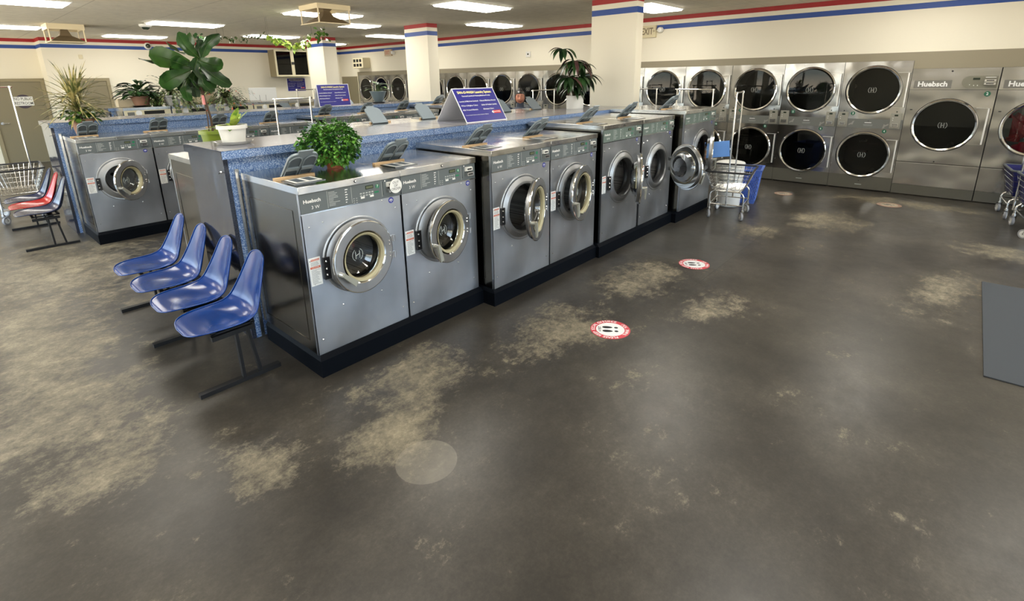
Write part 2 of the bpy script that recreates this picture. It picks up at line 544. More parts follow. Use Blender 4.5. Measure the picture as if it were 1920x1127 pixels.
def link(name, me, parent=None, loc=None, rotz=None, bev=0):
    o = bpy.data.objects.new(name, me)
    COL.objects.link(o)
    if parent is not None:
        o.parent = parent
    if loc is not None:
        o.location = loc
    if rotz is not None:
        o.rotation_euler = (0, 0, rotz)
    if bev:
        md = o.modifiers.new('bevel', 'BEVEL'); md.width = bev; md.segments = 2; md.limit_method = 'ANGLE'; md.angle_limit = math.radians(40)
    return o


def part(name, mb, parent=None, loc=None, rotz=None, bev=0, label=None):
    o = link(name, mb.mesh(name) if isinstance(mb, MB) else mb, parent, loc, rotz, bev)
    if label:
        o['label'] = label
    return o


def cached(key, fn):
    if key not in MESHES:
        MESHES[key] = fn().mesh(key[0])
    return MESHES[key]


def thing(name, label, cat, loc=(0, 0, 0), rotz=0, group=None):
    o = bpy.data.objects.new(name, None)
    COL.objects.link(o); o.location = loc; o.rotation_euler = (0, 0, rotz); o.empty_display_size = .1
    return tag(o, label, cat, group)


def tag(o, label, cat, group=None):
    o['label'] = label; o['category'] = cat
    if group:
        o['group'] = group
    return o


def struct(name, mb, bev=0, parent=None):
    o = part(name, mb, parent, bev=bev)
    if parent is None:
        o['kind'] = 'structure'
    return o


# ------------------------------------------------------------------ room shell
ZC = 2.973
YB = 9.95        # back wall face
XL = -16.72      # left wall face
XR, YF = 4.6, -3.4
ST = [(2.742, 2.824, M_WBLUE), (2.896, ZC, M_WRED)]   # painted stripes


def wall(mb, a, b, z0, z1, nrm, th=.15):
    # wall from a to b (xy), face on the a-b line, body to the back (-nrm)
    n = Vector((nrm[0], nrm[1], 0)) * -th
    segs = [(z0, z1, M_CREAM)]
    for s0, s1, mt in ST:
        out = []
        for q0, q1, m0 in segs:
            if s0 >= q1 or s1 <= q0:
                out.append((q0, q1, m0)); continue
            if q0 < s0:
                out.append((q0, s0, m0))
            out.append((max(s0, q0), min(s1, q1), mt))
            if q1 > s1:
                out.append((s1, q1, m0))
        segs = out
    for q0, q1, m0 in segs:
        p = [(*a, q0), (*b, q0), (b[0] + n.x, b[1] + n.y, q0), (a[0] + n.x, a[1] + n.y, q0)]
        mb.hexa(p + [(x, y, q1) for x, y, z in p], m0)
    return mb


mb = MB(); mb.box(-18.2, YF - .2, -.1, XR + .2, 11.2, 0, M_FLOOR); struct('floor', mb)
mb = MB(); mb.box(-18.2, YF - .2, ZC, XR + .2, 11.2, ZC + .1, M_CEIL); struct('ceiling', mb)
XD0 = -15.68      # left end of the dryer bank
mb = MB()
wall(mb, (XL - .15, YB), (XD0, YB), 0, ZC, (0, -1))
wall(mb, (XD0, YB), (XR, YB), 2.142, ZC, (0, -1))
wall(mb, (1.25, YB), (XR, YB), 0, 2.142, (0, -1))
mb.box(XD0, 10.9, 0, 1.3, 11.0, 2.2, M_GAP)
struct('wall_back', mb)
# painted grey band over the dryers
mb = MB(); mb.box(XD0, YB - .012, 2.022, -.728, YB + .1, 2.142, M_GREYBAND)
mb.box(-.728, YB - .012, 1.902, 1.25, YB + .1, 2.142, M_GREYBAND)
mb.box(XD0 - .02, YB - .015, 0, XD0, YB + .1, 2.142, M_CREAMT)
struct('trim_1', mb)
# left wall with the recessed restroom end
XM = -17.45
mb = MB()
wall(mb, (XL, 2.13), (XL, YB), 0, ZC, (1, 0))
struct('wall_left', mb)
mb = MB()
wall(mb, (XM, YF), (XM, 2.28), 0, ZC, (1, 0))
wall(mb, (XM, 2.13), (XL - .14, 2.13), 0, ZC, (0, -1))
struct('wall_left_recess', mb)
mb = MB()
mb.box(XM + .0, YF, 0, XM + .015, .9, .1, M_BLACK); mb.box(XL, 2.13, 0, XL + .012, YB, .1, M_BLACK)
struct('baseboard_left', mb)
mb = MB()
mb.box(XR, YF, 0, XR + .15, YB, .35, M_CREAM)
wall(mb, (XR, YB), (XR, YF), 2.55, ZC, (-1, 0))
for a, b in ((9.2, YB), (6.35, 6.5), (3.55, 3.7), (.7, .85), (-2.3, -2.15)):
    mb.box(XR, a, .35, XR + .15, b, 2.55, M_CREAM)
struct('wall_right', mb)
mb = MB()
mb.box(-18.2, YF - .15, 0, XR, YF, .35, M_CREAM)
wall(mb, (XR, YF), (-18.2, YF), 2.55, ZC, (0, 1))
mb.box(XR - 3 * 2.75, YF - .15, .35, XR, YF, 2.55, M_CREAM)
for k in range(3, 9):
    x = XR - k * 2.75
    mb.box(x - .2, YF - .15, .35, x, YF, 2.55, M_CREAM)
struct('wall_front', mb)


def window(n, a, b):
    mb = MB(); a, b = Vector((*a, 0)), Vector((*b, 0)); z0, z1 = .35, 2.55
    for z in (z0 + .03, z1 - .03):
        mb.beam(a + Vector((0, 0, z)), b + Vector((0, 0, z)), .06, .06, M_SATIN)
    for k in (0, .5, 1):
        p = a.lerp(b, k); mb.beam(p + Vector((0, 0, z0)), p + Vector((0, 0, z1)), .06, .06, M_SATIN)
    o = struct('window_%d' % n, mb)
    pb = MB(); pb.add([(a.x, a.y, z0), (b.x, b.y, z0), (b.x, b.y, z1), (a.x, a.y, z1)], [(0, 1, 2, 3)], M_PANE)
    part('pane', pb, o)
    lt = bpy.data.lights.new('daylight_portal', 'AREA'); lt.shape = 'RECTANGLE'; lt.size = (b - a).length; lt.size_y = z1 - z0
    lt.cycles.is_portal = True
    lo = bpy.data.objects.new('daylight_portal', lt); COL.objects.link(lo)
    inn = Vector((-1, 0, 0)) if abs(a.x - b.x) < .01 else Vector((0, 1, 0))
    c_ = (a + b) / 2 + Vector((0, 0, (z0 + z1) / 2)) + inn * .03
    zax = -inn; xax = (b - a).normalized(); yax = zax.cross(xax)
    mt_ = Matrix((xax, yax, zax)).transposed().to_4x4(); mt_.translation = c_; lo.matrix_world = mt_


wn = 1
for a, b in ((6.5, 9.2), (3.7, 6.35), (.85, 3.55), (-2.15, .7)):
    window(wn, (XR + .07, a), (XR + .07, b)); wn += 1
for k in range(3, 8):
    window(wn, (XR - k * 2.75 - .2, YF - .07), (XR - (k + 1) * 2.75, YF - .07)); wn += 1


def door(n, x, y0, y1, zt, sign=False, handle=None):
    f = MB()
    for a, b in ((y0 - .07, y0), (y1, y1 + .07)):
        f.box(x - .02, a, 0, x + .05, b, zt + .07, M_TAUPEF)
    f.box(x - .02, y0, zt, x + .05, y1, zt + .07, M_TAUPEF)
    o = struct('door_%d' % n, f)
    d = MB(); d.box(x - .02, y0, .01, x + .02, y1, zt, M_TAUPE)
    part('door_leaf', d, o)
    if handle is not None:
        h = MB(); h.tube([(x + .02, handle, 1.0), (x + .07, handle, 1.0), (x + .07, handle + .13, 1.0)], .011, M_SATIN)
        h.disc((x + .02, handle, 1.0), (1, 0, 0), .032, M_SATIN)
        part('door_handle', h, o)
    return o


door(1, XM, 1.10, 2.05, 1.97, handle=1.18)
door(2, XL, 2.52, 3.24, 1.96)
door(3, XL, 4.9, 5.65, 1.96)
# flush grey door in the back wall
f = MB(); f.box(-16.68, YB - .02, 0, -15.74, YB, 2.0, M_TAUPE); struct('door_4', f)
h = MB(); h.tube([(-16.6, YB - .02, 1.0), (-16.6, YB - .06, 1.0), (-16.5, YB - .06, 1.0)], .01, M_SATIN)
part('door_handle', h, bpy.data.objects['door_4'])


def column(n, x0, x1, y0, y1):
    mb = MB()
    for q0, q1, m0 in ((0, 2.742, M_CREAM), (2.742, 2.824, M_WBLUE), (2.824, 2.896, M_CREAM), (2.896, ZC, M_WRED)):
        mb.box(x0, y0, q0, x1, y1, q1, m0)
    return struct('wall_column_%s' % n, mb)


column('right', -4.535, -3.772, 7.015, 7.2)
column('centre', -9.34, -8.584, 7.15, 7.42)
column('left', -13.78, -12.93, 7.24, 7.62)

# ------------------------------------------------------------------ ceiling lights
LABS = {(-9.79, 1.05): 'nearest lit ceiling light, cut by the top edge above the left door',
        (-14.0, 1.25): 'lit ceiling light at the far left edge beside the hanging cream diffuser',
        (-11.57, 3.68): 'lit ceiling light just above the fiddle leaf fig',
        (-15.2, 3.70): 'thin lit ceiling light close to the left wall behind the white dome camera',
        (-8.53, 4.86): 'lit ceiling light half hidden by the nearer hanging air diffuser',
        (-9.79, 6.10): 'lit ceiling light showing past the right corner of the hanging air diffuser',
        (-13.4, 6.15): 'lit ceiling light behind the bright green hanging vine',
        (-11.6, 8.45): 'lit ceiling light to the left of the middle column top',
        (-6.14, 6.08): 'lit ceiling light cut by the top edge between middle and right columns',
        (-7.9, 8.45): 'lit ceiling light low over the wall stripe right of the middle column',
        (-4.28, 8.45): 'lit ceiling light just right of the right column top',
        (-15.1, 8.5): 'farthest lit ceiling light behind the left column top'}


def light(x, y, lab):
    t = thing('ceiling_light', lab, 'light', (x, y, ZC), 0, 'ceiling light panels')

    def fr():
        f = MB()
        for a, b, c, d in ((-.305, -.61, .305, -.59), (-.305, .59, .305, .61), (-.305, -.59, -.285, .59), (.285, -.59, .305, .59)):
            f.box(a, b, -.012, c, d, 0, M_TUBE)
        return f
    link('frame', cached(('light_frame',), fr), t)
    link('diffuser', cached(('light_diffuser',), lambda: MB().hexa([(-.27, -.575, -.034), (.27, -.575, -.034), (.27, .575, -.034), (-.27, .575, -.034), (-.285, -.59, -.004), (.285, -.59, -.004), (.285, .59, -.004), (-.285, .59, -.004)], M_LAMP)), t)  # lit lens dropped below its frame, glowing sides added to brighten the ceiling


for (x, y), lab in LABS.items():
    light(x, y, lab)
for x, y in ((-6.14, 1.2), (-2.5, 1.2), (1.15, 1.2), (-2.5, 6.08), (1.15, 6.08), (-.65, 8.45), (3.0, 8.45), (-.65, 3.65), (-4.3, 3.65), (3.0, 3.65), (-7.9, -1.25), (-4.3, -1.25), (-.65, -1.25), (3.0, -1.25), (-12.0, -1.25), (-15.6, -1.25)):
    light(x, y, 'lit ceiling light over the front of the shop, out of the picture')

# ------------------------------------------------------------------ washers
# local frame: x to the viewer's right along the front, y inward, z up; front at y = 0
WK = {  # width, top height, depth, panel bottom, hole centre x/z, dish radius, opening radius, door radius, control material
    'A': dict(w=.732, h=1.265, d=.81, zp=1.098, cx=.362, cz=.752, R=.258, ro=.172, rd=.243, pm=M_PANEL, tx='3 W'),
    'B': dict(w=.768, h=1.320, d=.93, zp=1.150, cx=.385, cz=.792, R=.286, ro=.204, rd=.272, pm=M_PANEL, tx='6 W'),
    'C': dict(w=.812, h=1.389, d=.98, zp=1.217, cx=.412, cz=.806, R=.288, ro=.208, rd=.276, pm=M_PANELG, tx='8 W'),
    'F': dict(w=.700, h=1.400, d=.81, zp=1.228, cx=.350, cz=.80, R=.27, ro=.19, rd=.256, pm=M_PANELG, tx='5 W'),
    'D': dict(w=1.02, h=1.440, d=1.06, zp=1.270, cx=.60, cz=.870, R=.305, ro=.225, rd=.292, pm=M_PANELG, tx='9 W'),
}
ZB = .147


def w_cabinet(k, side_hole=True):
    K = WK[k]; w, h, d = K['w'], K['h'], K['d']
    mb = MB()
    mb.holed(0, ZB, w, K['zp'] - .006, K['cx'], K['cz'], K['R'] - .004, 0, M_FRONT)
    mb.add([(0, 0, ZB), (0, .02, ZB), (w, .02, ZB), (w, 0, ZB)], [(0, 1, 2, 3)], M_FRONT)
    mb.box(0, .0, ZB, .006, .02, h - .045, M_FRONT); mb.box(w - .006, 0, ZB, w, .02, h - .045, M_FRONT)
    # side sheets and back, set in slightly, with pressed panel lines
    for x0, x1 in ((0, .012), (w - .012, w)):
        mb.box(x0, .02, ZB + .005, x1, d, h - .045, M_SIDE)
    for x0, sg in ((0, -1), (w, 1)):
        fr = [(.10, ZB + .08), (d - .08, ZB + .08), (d - .08, h - .16), (.10, h - .16)]
        for i in range(4):
            a, b = fr[i], fr[(i + 1) % 4]
            mb.beam((x0, a[0], a[1]), (x0, b[0], b[1]), .006, .006, M_SIDE)
    mb.box(.012, d - .012, ZB, w - .012, d, h - .045, M_SIDE)
    mb.box(.012, .03, ZB, w - .012, d - .02, ZB + .01, M_BLACK)
    rv = [(.135, K['zp'] - .075), (.045, K['zp'] - .09), (w - .052, K['zp'] - .09), (w - .155, K['zp'] - .02),
          (.045, ZB + .10), (w - .05, ZB + .10), (K['cx'] - .15, K['cz'] - .315), (K['cx'] + .15, K['cz'] - .315)]
    for x, z in rv:
        mb.lathe([(.0005, .004), (.004, .003), (.006, 0)], (x, 0, z), (0, -1, 0), M_CHROME, 8)
    return mb


def w_top(k):
    K = WK[k]; w, h, d = K['w'], K['h'], K['d']
    mb = MB(); mb.box(-.002, -.012, h - .045, w + .002, d, h, M_TOP)
    mb.lathe([(.0008, .006), (.009, .005), (.010, 0)], (w * .52, -.012, h - .022), (0, -1, 0), M_BLACK, 12)
    mb.lathe([(.006, .0065), (.0005, .007)], (w * .52, -.012, h - .022), (0, -1, 0), M_CHROME, 10)
    return mb


def w_panel(k):
    K = WK[k]; w, h, zp = K['w'], K['h'], K['zp']; z1 = h - .047; pm = K['pm']
    mb = MB(); mb.box(.004, -.006, zp, w - .004, .02, z1, pm)
    mb.box(0, -.010, zp - .007, w, .0, zp, M_CHROME)
    y = -.0068; H = z1 - zp; zm = (zp + z1) / 2
    for fx in (.245, .475, .79):
        mb.box(w * fx, y - .0004, zp + .006, w * fx + .0022, y, z1 - .006, M_PRINT)
    u, v = (1, 0, 0), (0, 0, 1)
    mb.text('Huebsch', .030, (.022, y - .0004, zm + .012), u, v, M_WHITE, bold=.03, sx=1.08)
    mb.text(K['tx'], .030, (.070, y - .0004, zm - .030), u, v, M_WHITE)
    rr = random.Random(3)
    for i in range(10):      # programme list and its icons
        z = z1 - .016 - i * (H - .03) / 9.5
        mb.box(w * .258, y - .0004, z - .0016, w * .258 + rr.uniform(.03, .085), y, z + .0016, M_PRINT)
    for i in range(6):
        z = z1 - .018 - i * (H - .03) / 5.5
        mb.box(w * .415, y - .0004, z - .003, w * .415 + rr.uniform(.007, .02), y, z + .003, M_WHITE)
    mb.box(w * .62, y - .003, z1 - .042, w * .70, y, z1 - .018, M_LCD)
    mb.box(w * .625, y - .0034, z1 - .038, w * .695, y - .003, z1 - .022, mat('lcd_face', srgb(84, 92, 66), .3))
    for r in range(2):
        for c in range(5):
            mb.box(w * .56 + c * .022, y - .0004, z1 - .068 - r * .016, w * .56 + c * .022 + .014, y, z1 - .060 - r * .016, M_PRINT)
    for i in range(3):
        for c in range(2):
            mb.box(w * .49 + c * .02, y - .0004, zm - .03 - i * .014, w * .49 + c * .02 + .009, y, zm - .026 - i * .014, M_PRINT)
    for fx in (.565, .66):
        mb.box(w * fx, y - .003, zp + .022, w * fx + .028, y, zp + .034, M_WHITE)
    mb.disc((w * .745, y, z1 - .034), (0, -1, 0), .014, M_GREEN, 20, .0012)
    mb.box(w * .71, y - .0008, zp + .042, w * .71 + .034, y, zp + .054, M_GREEN)
    return mb


def w_coin(k):
    K = WK[k]; w, h, zp = K['w'], K['h'], K['zp']; z1 = h - .047; pm = K['pm']
    mb = MB(); x0, x1 = w * .805, w * .985; a, b = zp + .018, z1 - .012; ym = -.008
    mb.box(x0, ym - .004, a, x1, ym + .002, b, pm)
    mb.lathe([(.0004, .004), (.004, .003), (.005, 0)], (x0 + .015, ym - .004, b + .004), (0, -1, 0), M_WHITE, 10)
    c0, c1 = x0 + .022, x0 + .096
    zc = (a + b) / 2
    for i, (dz, out) in enumerate(((.022, .022), (-.016, .034))):
        p = []
        for hh in (0, 1):
            o = -out * hh; s = .004 * hh
            p += [(c0 + s, ym + o, zc + dz - .017 + s), (c1 - s, ym + o, zc + dz - .017 + s), (c1 - s, ym + o, zc + dz + .017 - s), (c0 + s, ym + o, zc + dz + .017 - s)]
        mb.hexa(p, M_SATIN if i else M_WPLASTIC)
        mb.box(c0 + .014, ym - out - .0015, zc + dz - .006, c1 - .014, ym - out, zc + dz + .006, M_BLACK)
    return mb


def w_bezel(k):
    K = WK[k]; R, ro = K['R'], K['ro']
    mb = MB()
    mb.lathe([(R, 0), (R, .006), (R - .006, .008), (R - .02, .007), (ro + .025, .026), (ro + .008, .030), (ro, .026), (ro - .004, .012), (ro - .006, -.09)],
             (K['cx'], 0, K['cz']), (0, -1, 0), M_BEZEL, 64)
    mb.lathe([(R + .001, 0), (R + .001, .004), (R - .003, .006), (R - .006, .0065)], (K['cx'], 0, K['cz']), (0, -1, 0), M_SATIN, 64)
    return mb


def w_drum(k):
    K = WK[k]; ro = K['ro']; rdm = ro + .06
    mb = MB()
    c = (K['cx'], 0, K['cz'])
    mb.lathe([(ro - .006, -.08), (rdm, -.10), (rdm, -.52), (.02, -.53)], c, (0, -1, 0), M_DRUM, 40)
    for i in range(3):
        t = i * 2 * PI / 3 + .5
        a = Vector((K['cx'] + math.cos(t) * rdm * .92, .13, K['cz'] + math.sin(t) * rdm * .92))
        mb.tube([a, a + Vector((0, .38, 0))], .03, M_DRUM, 8)
    mb.lathe([(ro - .004, -.04), (ro - .022, -.06), (ro - .006, -.085)], c, (0, -1, 0), M_BLACK, 40)
    return mb


def w_door(k):      # origin at hinge; closed door lies toward -x
    K = WK[k]; rd, ro = K['rd'], K['ro']; cx = -rd - .012
    mb = MB(); c = (cx, .018, 0)
    rg = ro - .012
    mb.lathe([(rd - .026, -.022), (rd - .022, -.020), (rd - .022, .006)], c, (0, -1, 0), M_BEZEL, 64)
    mb.lathe([(rd - .022, .006), (rd - .002, .006), (rd, .009), (rd, .020), (rd - .003, .0245), (rd - .008, .026)], c, (0, -1, 0), M_CHROME, 64)
    mb.lathe([(rd - .008, .026), (rg + .016, .026)], c, (0, -1, 0), M_RING, 64)
    mb.lathe([(rg + .016, .026), (rg + .004, .018), (rg, .006), (rg, -.022), (rd - .026, -.022)], c, (0, -1, 0), M_CHROME, 64)
    for dz in (-.055, -.03, .03, .055):     # hinge rivets
        mb.lathe([(.0005, .005), (.004, .004), (.006, 0)], (-.045, -.010, dz), (0, -1, 0), M_CHROME, 8)
    for dz in (-.06, .06):
        mb.box(-.035, -.004, dz - .018, .02, .022, dz + .018, M_RING)
        mb.tube([(.004, .0, dz - .022), (.004, .0, dz + .022)], .009, M_RING, 10)
    return mb


def w_gasket(k):
    K = WK[k]; rg = K['ro'] - .012; c = (-K['rd'] - .012, .018, 0)
    mb = MB()
    mb.lathe([(rg + .004, .026), (rg - .006, .024), (rg - .016, .012), (rg - .016, -.01), (rg, -.02)], c, (0, -1, 0), M_CREAMRUB, 56)
    return mb


def w_glass(k):
    K = WK[k]; rg = K['ro'] - .026; c = (-K['rd'] - .012, .018, 0)
    mb = MB()
    mb.lathe([(rg + .004, .0), (rg - .002, -.02), (rg - .016, -.055), (rg * .62, -.075), (.004, -.082)], c, (0, -1, 0), M_GLASS, 48)
    mb.lathe([(rg + .006, -.018), (rg + .002, -.026), (rg - .006, -.018)], c, (0, -1, 0), M_CHROME, 48)
    cc = Vector(c) + Vector((0, .052, 0))
    ring = [(cc.x + .042 * math.cos(t), cc.y, cc.z + .042 * math.sin(t)) for t in [PI * 2 * i / 24 for i in range(24)] if abs(math.cos(t)) > .35]
    for sgn in (-1, 1):
        pts = sorted([p for p in ring if (p[0] - cc.x) * sgn > 0], key=lambda q: q[2])
        mb.tube(pts, .0022, M_PRINT, 5)
        mb.tube([(cc.x + sgn * .016, cc.y, cc.z - .026), (cc.x + sgn * .016, cc.y, cc.z + .026)], .0028, M_PRINT, 5)
    mb.tube([(cc.x - .016, cc.y, cc.z - .006), (cc.x + .016, cc.y, cc.z + .006)], .0028, M_PRINT, 5)
    return mb


def w_handle(k, ang=-.75):
    K = WK[k]; rd = K['rd']; mb = MB(); x0 = -2 * rd - .012 + .035
    p0 = Vector((x0, -.012, -.055)); d = Vector((math.cos(ang), 0, math.sin(ang)))
    mb.tube([p0 + Vector((0, .012, 0)), p0 + Vector((0, -.03, 0))], [.017, .014], M_HANDLE, 12)
    q = p0 + Vector((0, -.028, 0))
    n = Vector((-d.z, 0, d.x))
    w0, w1 = .012, .019
    a, b = q - d * .012, q + d * .125
    pts = []
    for (c, wd, th) in ((a, w0, .02), (b, w1, .014)):
        pts += [c - n * wd + Vector((0, -th, 0)), c + n * wd + Vector((0, -th, 0)), c + n * wd, c - n * wd]
    mb.hexa(pts, M_HANDLE)
    mb.tube([q - d * .012 + Vector((0, .03, 0)), q - d * .012 + Vector((0, -.012, 0))], .006, M_CHROME, 8)
    return mb


def w_catch(k):
    K = WK[k]; x = K['cx'] - K['R'] + .008
    mb = MB(); mb.box(x - .012, -.020, K['cz'] - .10, x + .03, .0, K['cz'] + .045, M_BLACK)
    for z in (-.07, -.03, .02):
        mb.lathe([(.0005, .006), (.006, .004), (.008, 0)], (x + .004, -.020, K['cz'] + z), (0, -1, 0), M_CHROME, 8)
    return mb


def w_label(k):
    K = WK[k]; z1 = K['cz'] + .06; z0 = z1 - .185; x0, x1 = .012, .088; mb = MB(); y = -.0012
    mb.box(x0, y, z0, x1, 0, z1, M_WHITE)
    mb.box(x0 + .014, y - .0005, z1 - .022, x1 - .006, y, z1 - .010, M_ORANGE)
    mb.box(x0 + .006, y - .0005, z1 - .072, x1 - .004, y, z1 - .058, M_ORANGE)
    mb.add([(x0 + .004, y - .0006, z1 - .022), (x0 + .012, y - .0006, z1 - .022), (x0 + .008, y - .0006, z1 - .013)], [(0, 1, 2)], M_BLACK)
    mb.text('WARNING', .0105, ((x0 + x1) / 2 + .004, y - .0007, z1 - .016), (1, 0, 0), (0, 0, 1), M_WHITE, 'CENTER')
    mb.text('CAUTION', .0115, ((x0 + x1) / 2, y - .0007, z1 - .065), (1, 0, 0), (0, 0, 1), M_WHITE, 'CENTER')
    rr = random.Random(5)
    for i in range(5):
        mb.box(x0 + .01, y - .0005, z1 - .030 - i * .0055, x0 + .01 + rr.uniform(.03, .056), y, z1 - .0285 - i * .0055, M_PANEL)
    for i in range(13):
        mb.box(x0 + .01, y - .0005, z1 - .082 - i * .0068, x0 + .01 + rr.uniform(.035, .058), y, z1 - .0803 - i * .0068, M_PANEL)
    mb.tube([(x0 + .012, y - .0005, z0 + .014), (x1 - .01, y - .0005, z0 + .014)], .0009, M_BLACK, 4)
    mb.tube([(x0 + .024, y - .0005, z0 + .004), (x0 + .024, y - .0005, z0 + .014)], .0009, M_BLACK, 4)
    return mb


def w_round(k):
    K = WK[k]; mb = MB(); c = (K['w'] * .888, 0, K['zp'] - .032)
    mb.disc(c, (0, -1, 0), .021, M_BLUEST, 24, .0012)
    for dz, ww in ((.008, .018), (.003, .028), (-.003, .028), (-.011, .010)):
        mb.box(c[0] - ww / 2, -.0019, c[2] + dz - .0014, c[0] + ww / 2, -.0012, c[2] + dz + .0014, M_WHITE)
    return mb


def w_tray(k):      # detergent hopper opening: white insert in a dark frame, wooden strip behind it
    K = WK[k]; h = K['h']; mb = MB(); x0, x1 = .035, .235; y0, y1 = .09, .275
    mb.box(x0, y0, h, x1, y1, h + .004, M_DARKSTEEL)
    mb.box(x0 + .014, y0 + .014, h + .004, x1 - .014, y1 - .014, h + .006, M_WPLASTIC)
    for i in range(2):
        mb.box(x0 + .03 + i * .08, y0 + .03, h + .006, x0 + .085 + i * .08, y1 - .03, h + .0065, M_LIDD)
    return mb


def w_strip(k):
    h = WK[k]['h']; mb = MB(); mb.box(.008, .300, h, .275, .332, h + .016, M_WOOD); return mb


def w_lid(k):       # hinged hopper lid standing open and leaning back; origin at hinge
    mb = MB(); wd, ln = .20, .235
    tilt = math.radians(47)
    ux, uy = Vector((1, 0, 0)), Vector((0, -math.sin(tilt), math.cos(tilt))); nn = Vector((0, -math.cos(tilt), -math.sin(tilt)))
    # rounded-top plate
    out = [(-wd / 2, 0), (wd / 2, 0), (wd / 2, ln - .05)]
    out += [(wd / 2 - .05 + .05 * math.cos(t), ln - .05 + .05 * math.sin(t)) for t in [PI / 2 * i / 6 for i in range(1, 7)]]
    out += [(-wd / 2 + .05 - .05 * math.sin(t), ln - .05 + .05 * math.cos(t)) for t in [PI / 2 * i / 6 for i in range(0, 6)]]
    out += [(-wd / 2, ln - .05)]
    th = .014; m_ = len(out)
    vs = [ux * a + uy * b for a, b in out] + [ux * a + uy * b - nn * th for a, b in out]
    fs = [tuple(range(m_)), tuple(range(2 * m_ - 1, m_ - 1, -1))] + [(i, i + m_, (i + 1) % m_ + m_, (i + 1) % m_) for i in range(m_)]
    mb.add(vs, fs, M_LIDG)
    for s in (-1, 1):    # raised rims around the two scooped cups
        cx = s * wd * .245; a = wd * .205; zt = ln - .062
        lp = [(cx - a, .02), (cx + a, .02), (cx + a, zt)] + [(cx + a * math.cos(t), zt + .04 * math.sin(t)) for t in [PI * i / 8 for i in range(1, 8)]] + [(cx - a, zt)]
        mb.tube([ux * p + uy * q + nn * .005 for p, q in lp], .0055, M_LIDG, 6, closed=True)
        mb.add([ux * p + uy * q + nn * .001 for p, q in lp], [tuple(range(len(lp)))], M_LIDD)
        zz = .095
        mb.hexa([ux * (cx - a) + uy * (zz - .012) + nn * .001, ux * (cx + a) + uy * (zz - .012) + nn * .001, ux * (cx + a) + uy * (zz + .012) + nn * .001, ux * (cx - a) + uy * (zz + .012) + nn * .001,
                 ux * (cx - a) + uy * (zz - .012) + nn * .014, ux * (cx + a) + uy * (zz - .012) + nn * .014, ux * (cx + a) + uy * (zz + .012) + nn * .014, ux * (cx - a) + uy * (zz + .012) + nn * .014], M_LIDG)
    mb.add([ux * -.045 + uy * (ln - .002), ux * .045 + uy * (ln - .002), ux * .05 + uy * (ln + .03), ux * -.05 + uy * (ln + .03),
            ux * -.045 + uy * (ln - .002) - nn * .01, ux * .045 + uy * (ln - .002) - nn * .01, ux * .05 + uy * (ln + .03) - nn * .01, ux * -.05 + uy * (ln + .03) - nn * .01],
           [(0, 1, 2, 3), (7, 6, 5, 4), (0, 4, 5, 1), (1, 5, 6, 2), (2, 6, 7, 3), (3, 7, 4, 0)], M_LIDG)
    return mb


def make_washer(k, loc, facing, ang, label, group, lid=True, tray=True, handle=-.75, extra=None):
    K = WK[k]
    rz = {'+x': PI / 2, '-x': -PI / 2}[facing]
    t = thing('washing_machine', label, 'washing machine', loc, rz, group)
    cab = link('cabinet', cached(('cabinet', k), lambda: w_cabinet(k)), t)
    link('top_cover', cached(('top_cover', k), lambda: w_top(k)), t, bev=.002)
    link('control_panel', cached(('control_panel', k), lambda: w_panel(k)), t)
    link('coin_slot', cached(('coin_slot', k), lambda: w_coin(k)), t)
    link('bezel', cached(('bezel', k), lambda: w_bezel(k)), t)
    link('drum', cached(('drum', k), lambda: w_drum(k)), t)
    link('door_catch', cached(('door_catch', k), lambda: w_catch(k)), t)
    link('warning_label', cached(('warning_label', k), lambda: w_label(k)), t)
    link('round_sticker', cached(('round_sticker', k), lambda: w_round(k)), t)
    d = link('door', cached(('door', k), lambda: w_door(k)), t, (K['cx'] + K['rd'] + .002, -.05, K['cz']), math.radians(ang))
    link('gasket', cached(('gasket', k), lambda: w_gasket(k)), d)
    link('door_glass', cached(('door_glass', k), lambda: w_glass(k)), d)
    link('door_handle', cached(('door_handle', k, handle), lambda: w_handle(k, handle)), d)
    if tray:
        link('detergent_tray', cached(('detergent_tray', k), lambda: w_tray(k)), t)
        link('wooden_strip', cached(('wooden_strip', k), lambda: w_strip(k)), t)
    if lid:
        link('dispenser_lid', cached(('dispenser_lid', k), lambda: w_lid(k)), t, (.185, .385, K['h']))
    return t


GF = 'front loading washers of the nearest row'
R1 = [
    ('A', -2.902, 1.358, 7, 'nearest steel washer with a round handwritten note on its coin slot', -.75),
    ('A', -2.902, 2.094, 11, 'closed steel washer second in the near row, beside the one with the note', -1.3),
    ('B', -2.758, 2.866, 23, 'steel washer with its door half open showing a perforated drum, third in near row', -1.3),
    ('B', -2.758, 3.640, 12, 'steel washer with its door slightly ajar, right of the half open door', -1.4),
    ('C', -2.732, 4.484, 32, 'steel washer whose open door is seen almost edge on, fifth in near row', -1.2),
    ('C', -2.732, 5.330, 64, 'steel washer whose open door shows its clear inner bowl to the viewer', -1.2),
    ('D', -2.628, 6.232, 20, 'tallest washer at the far end of the near row with laundry in the drum', -1.2),
]
near = []
for k, x, y, a, lab, hd in R1:
    near.append(make_washer(k, (x, y, 0), '+x', a, lab, GF, handle=hd))
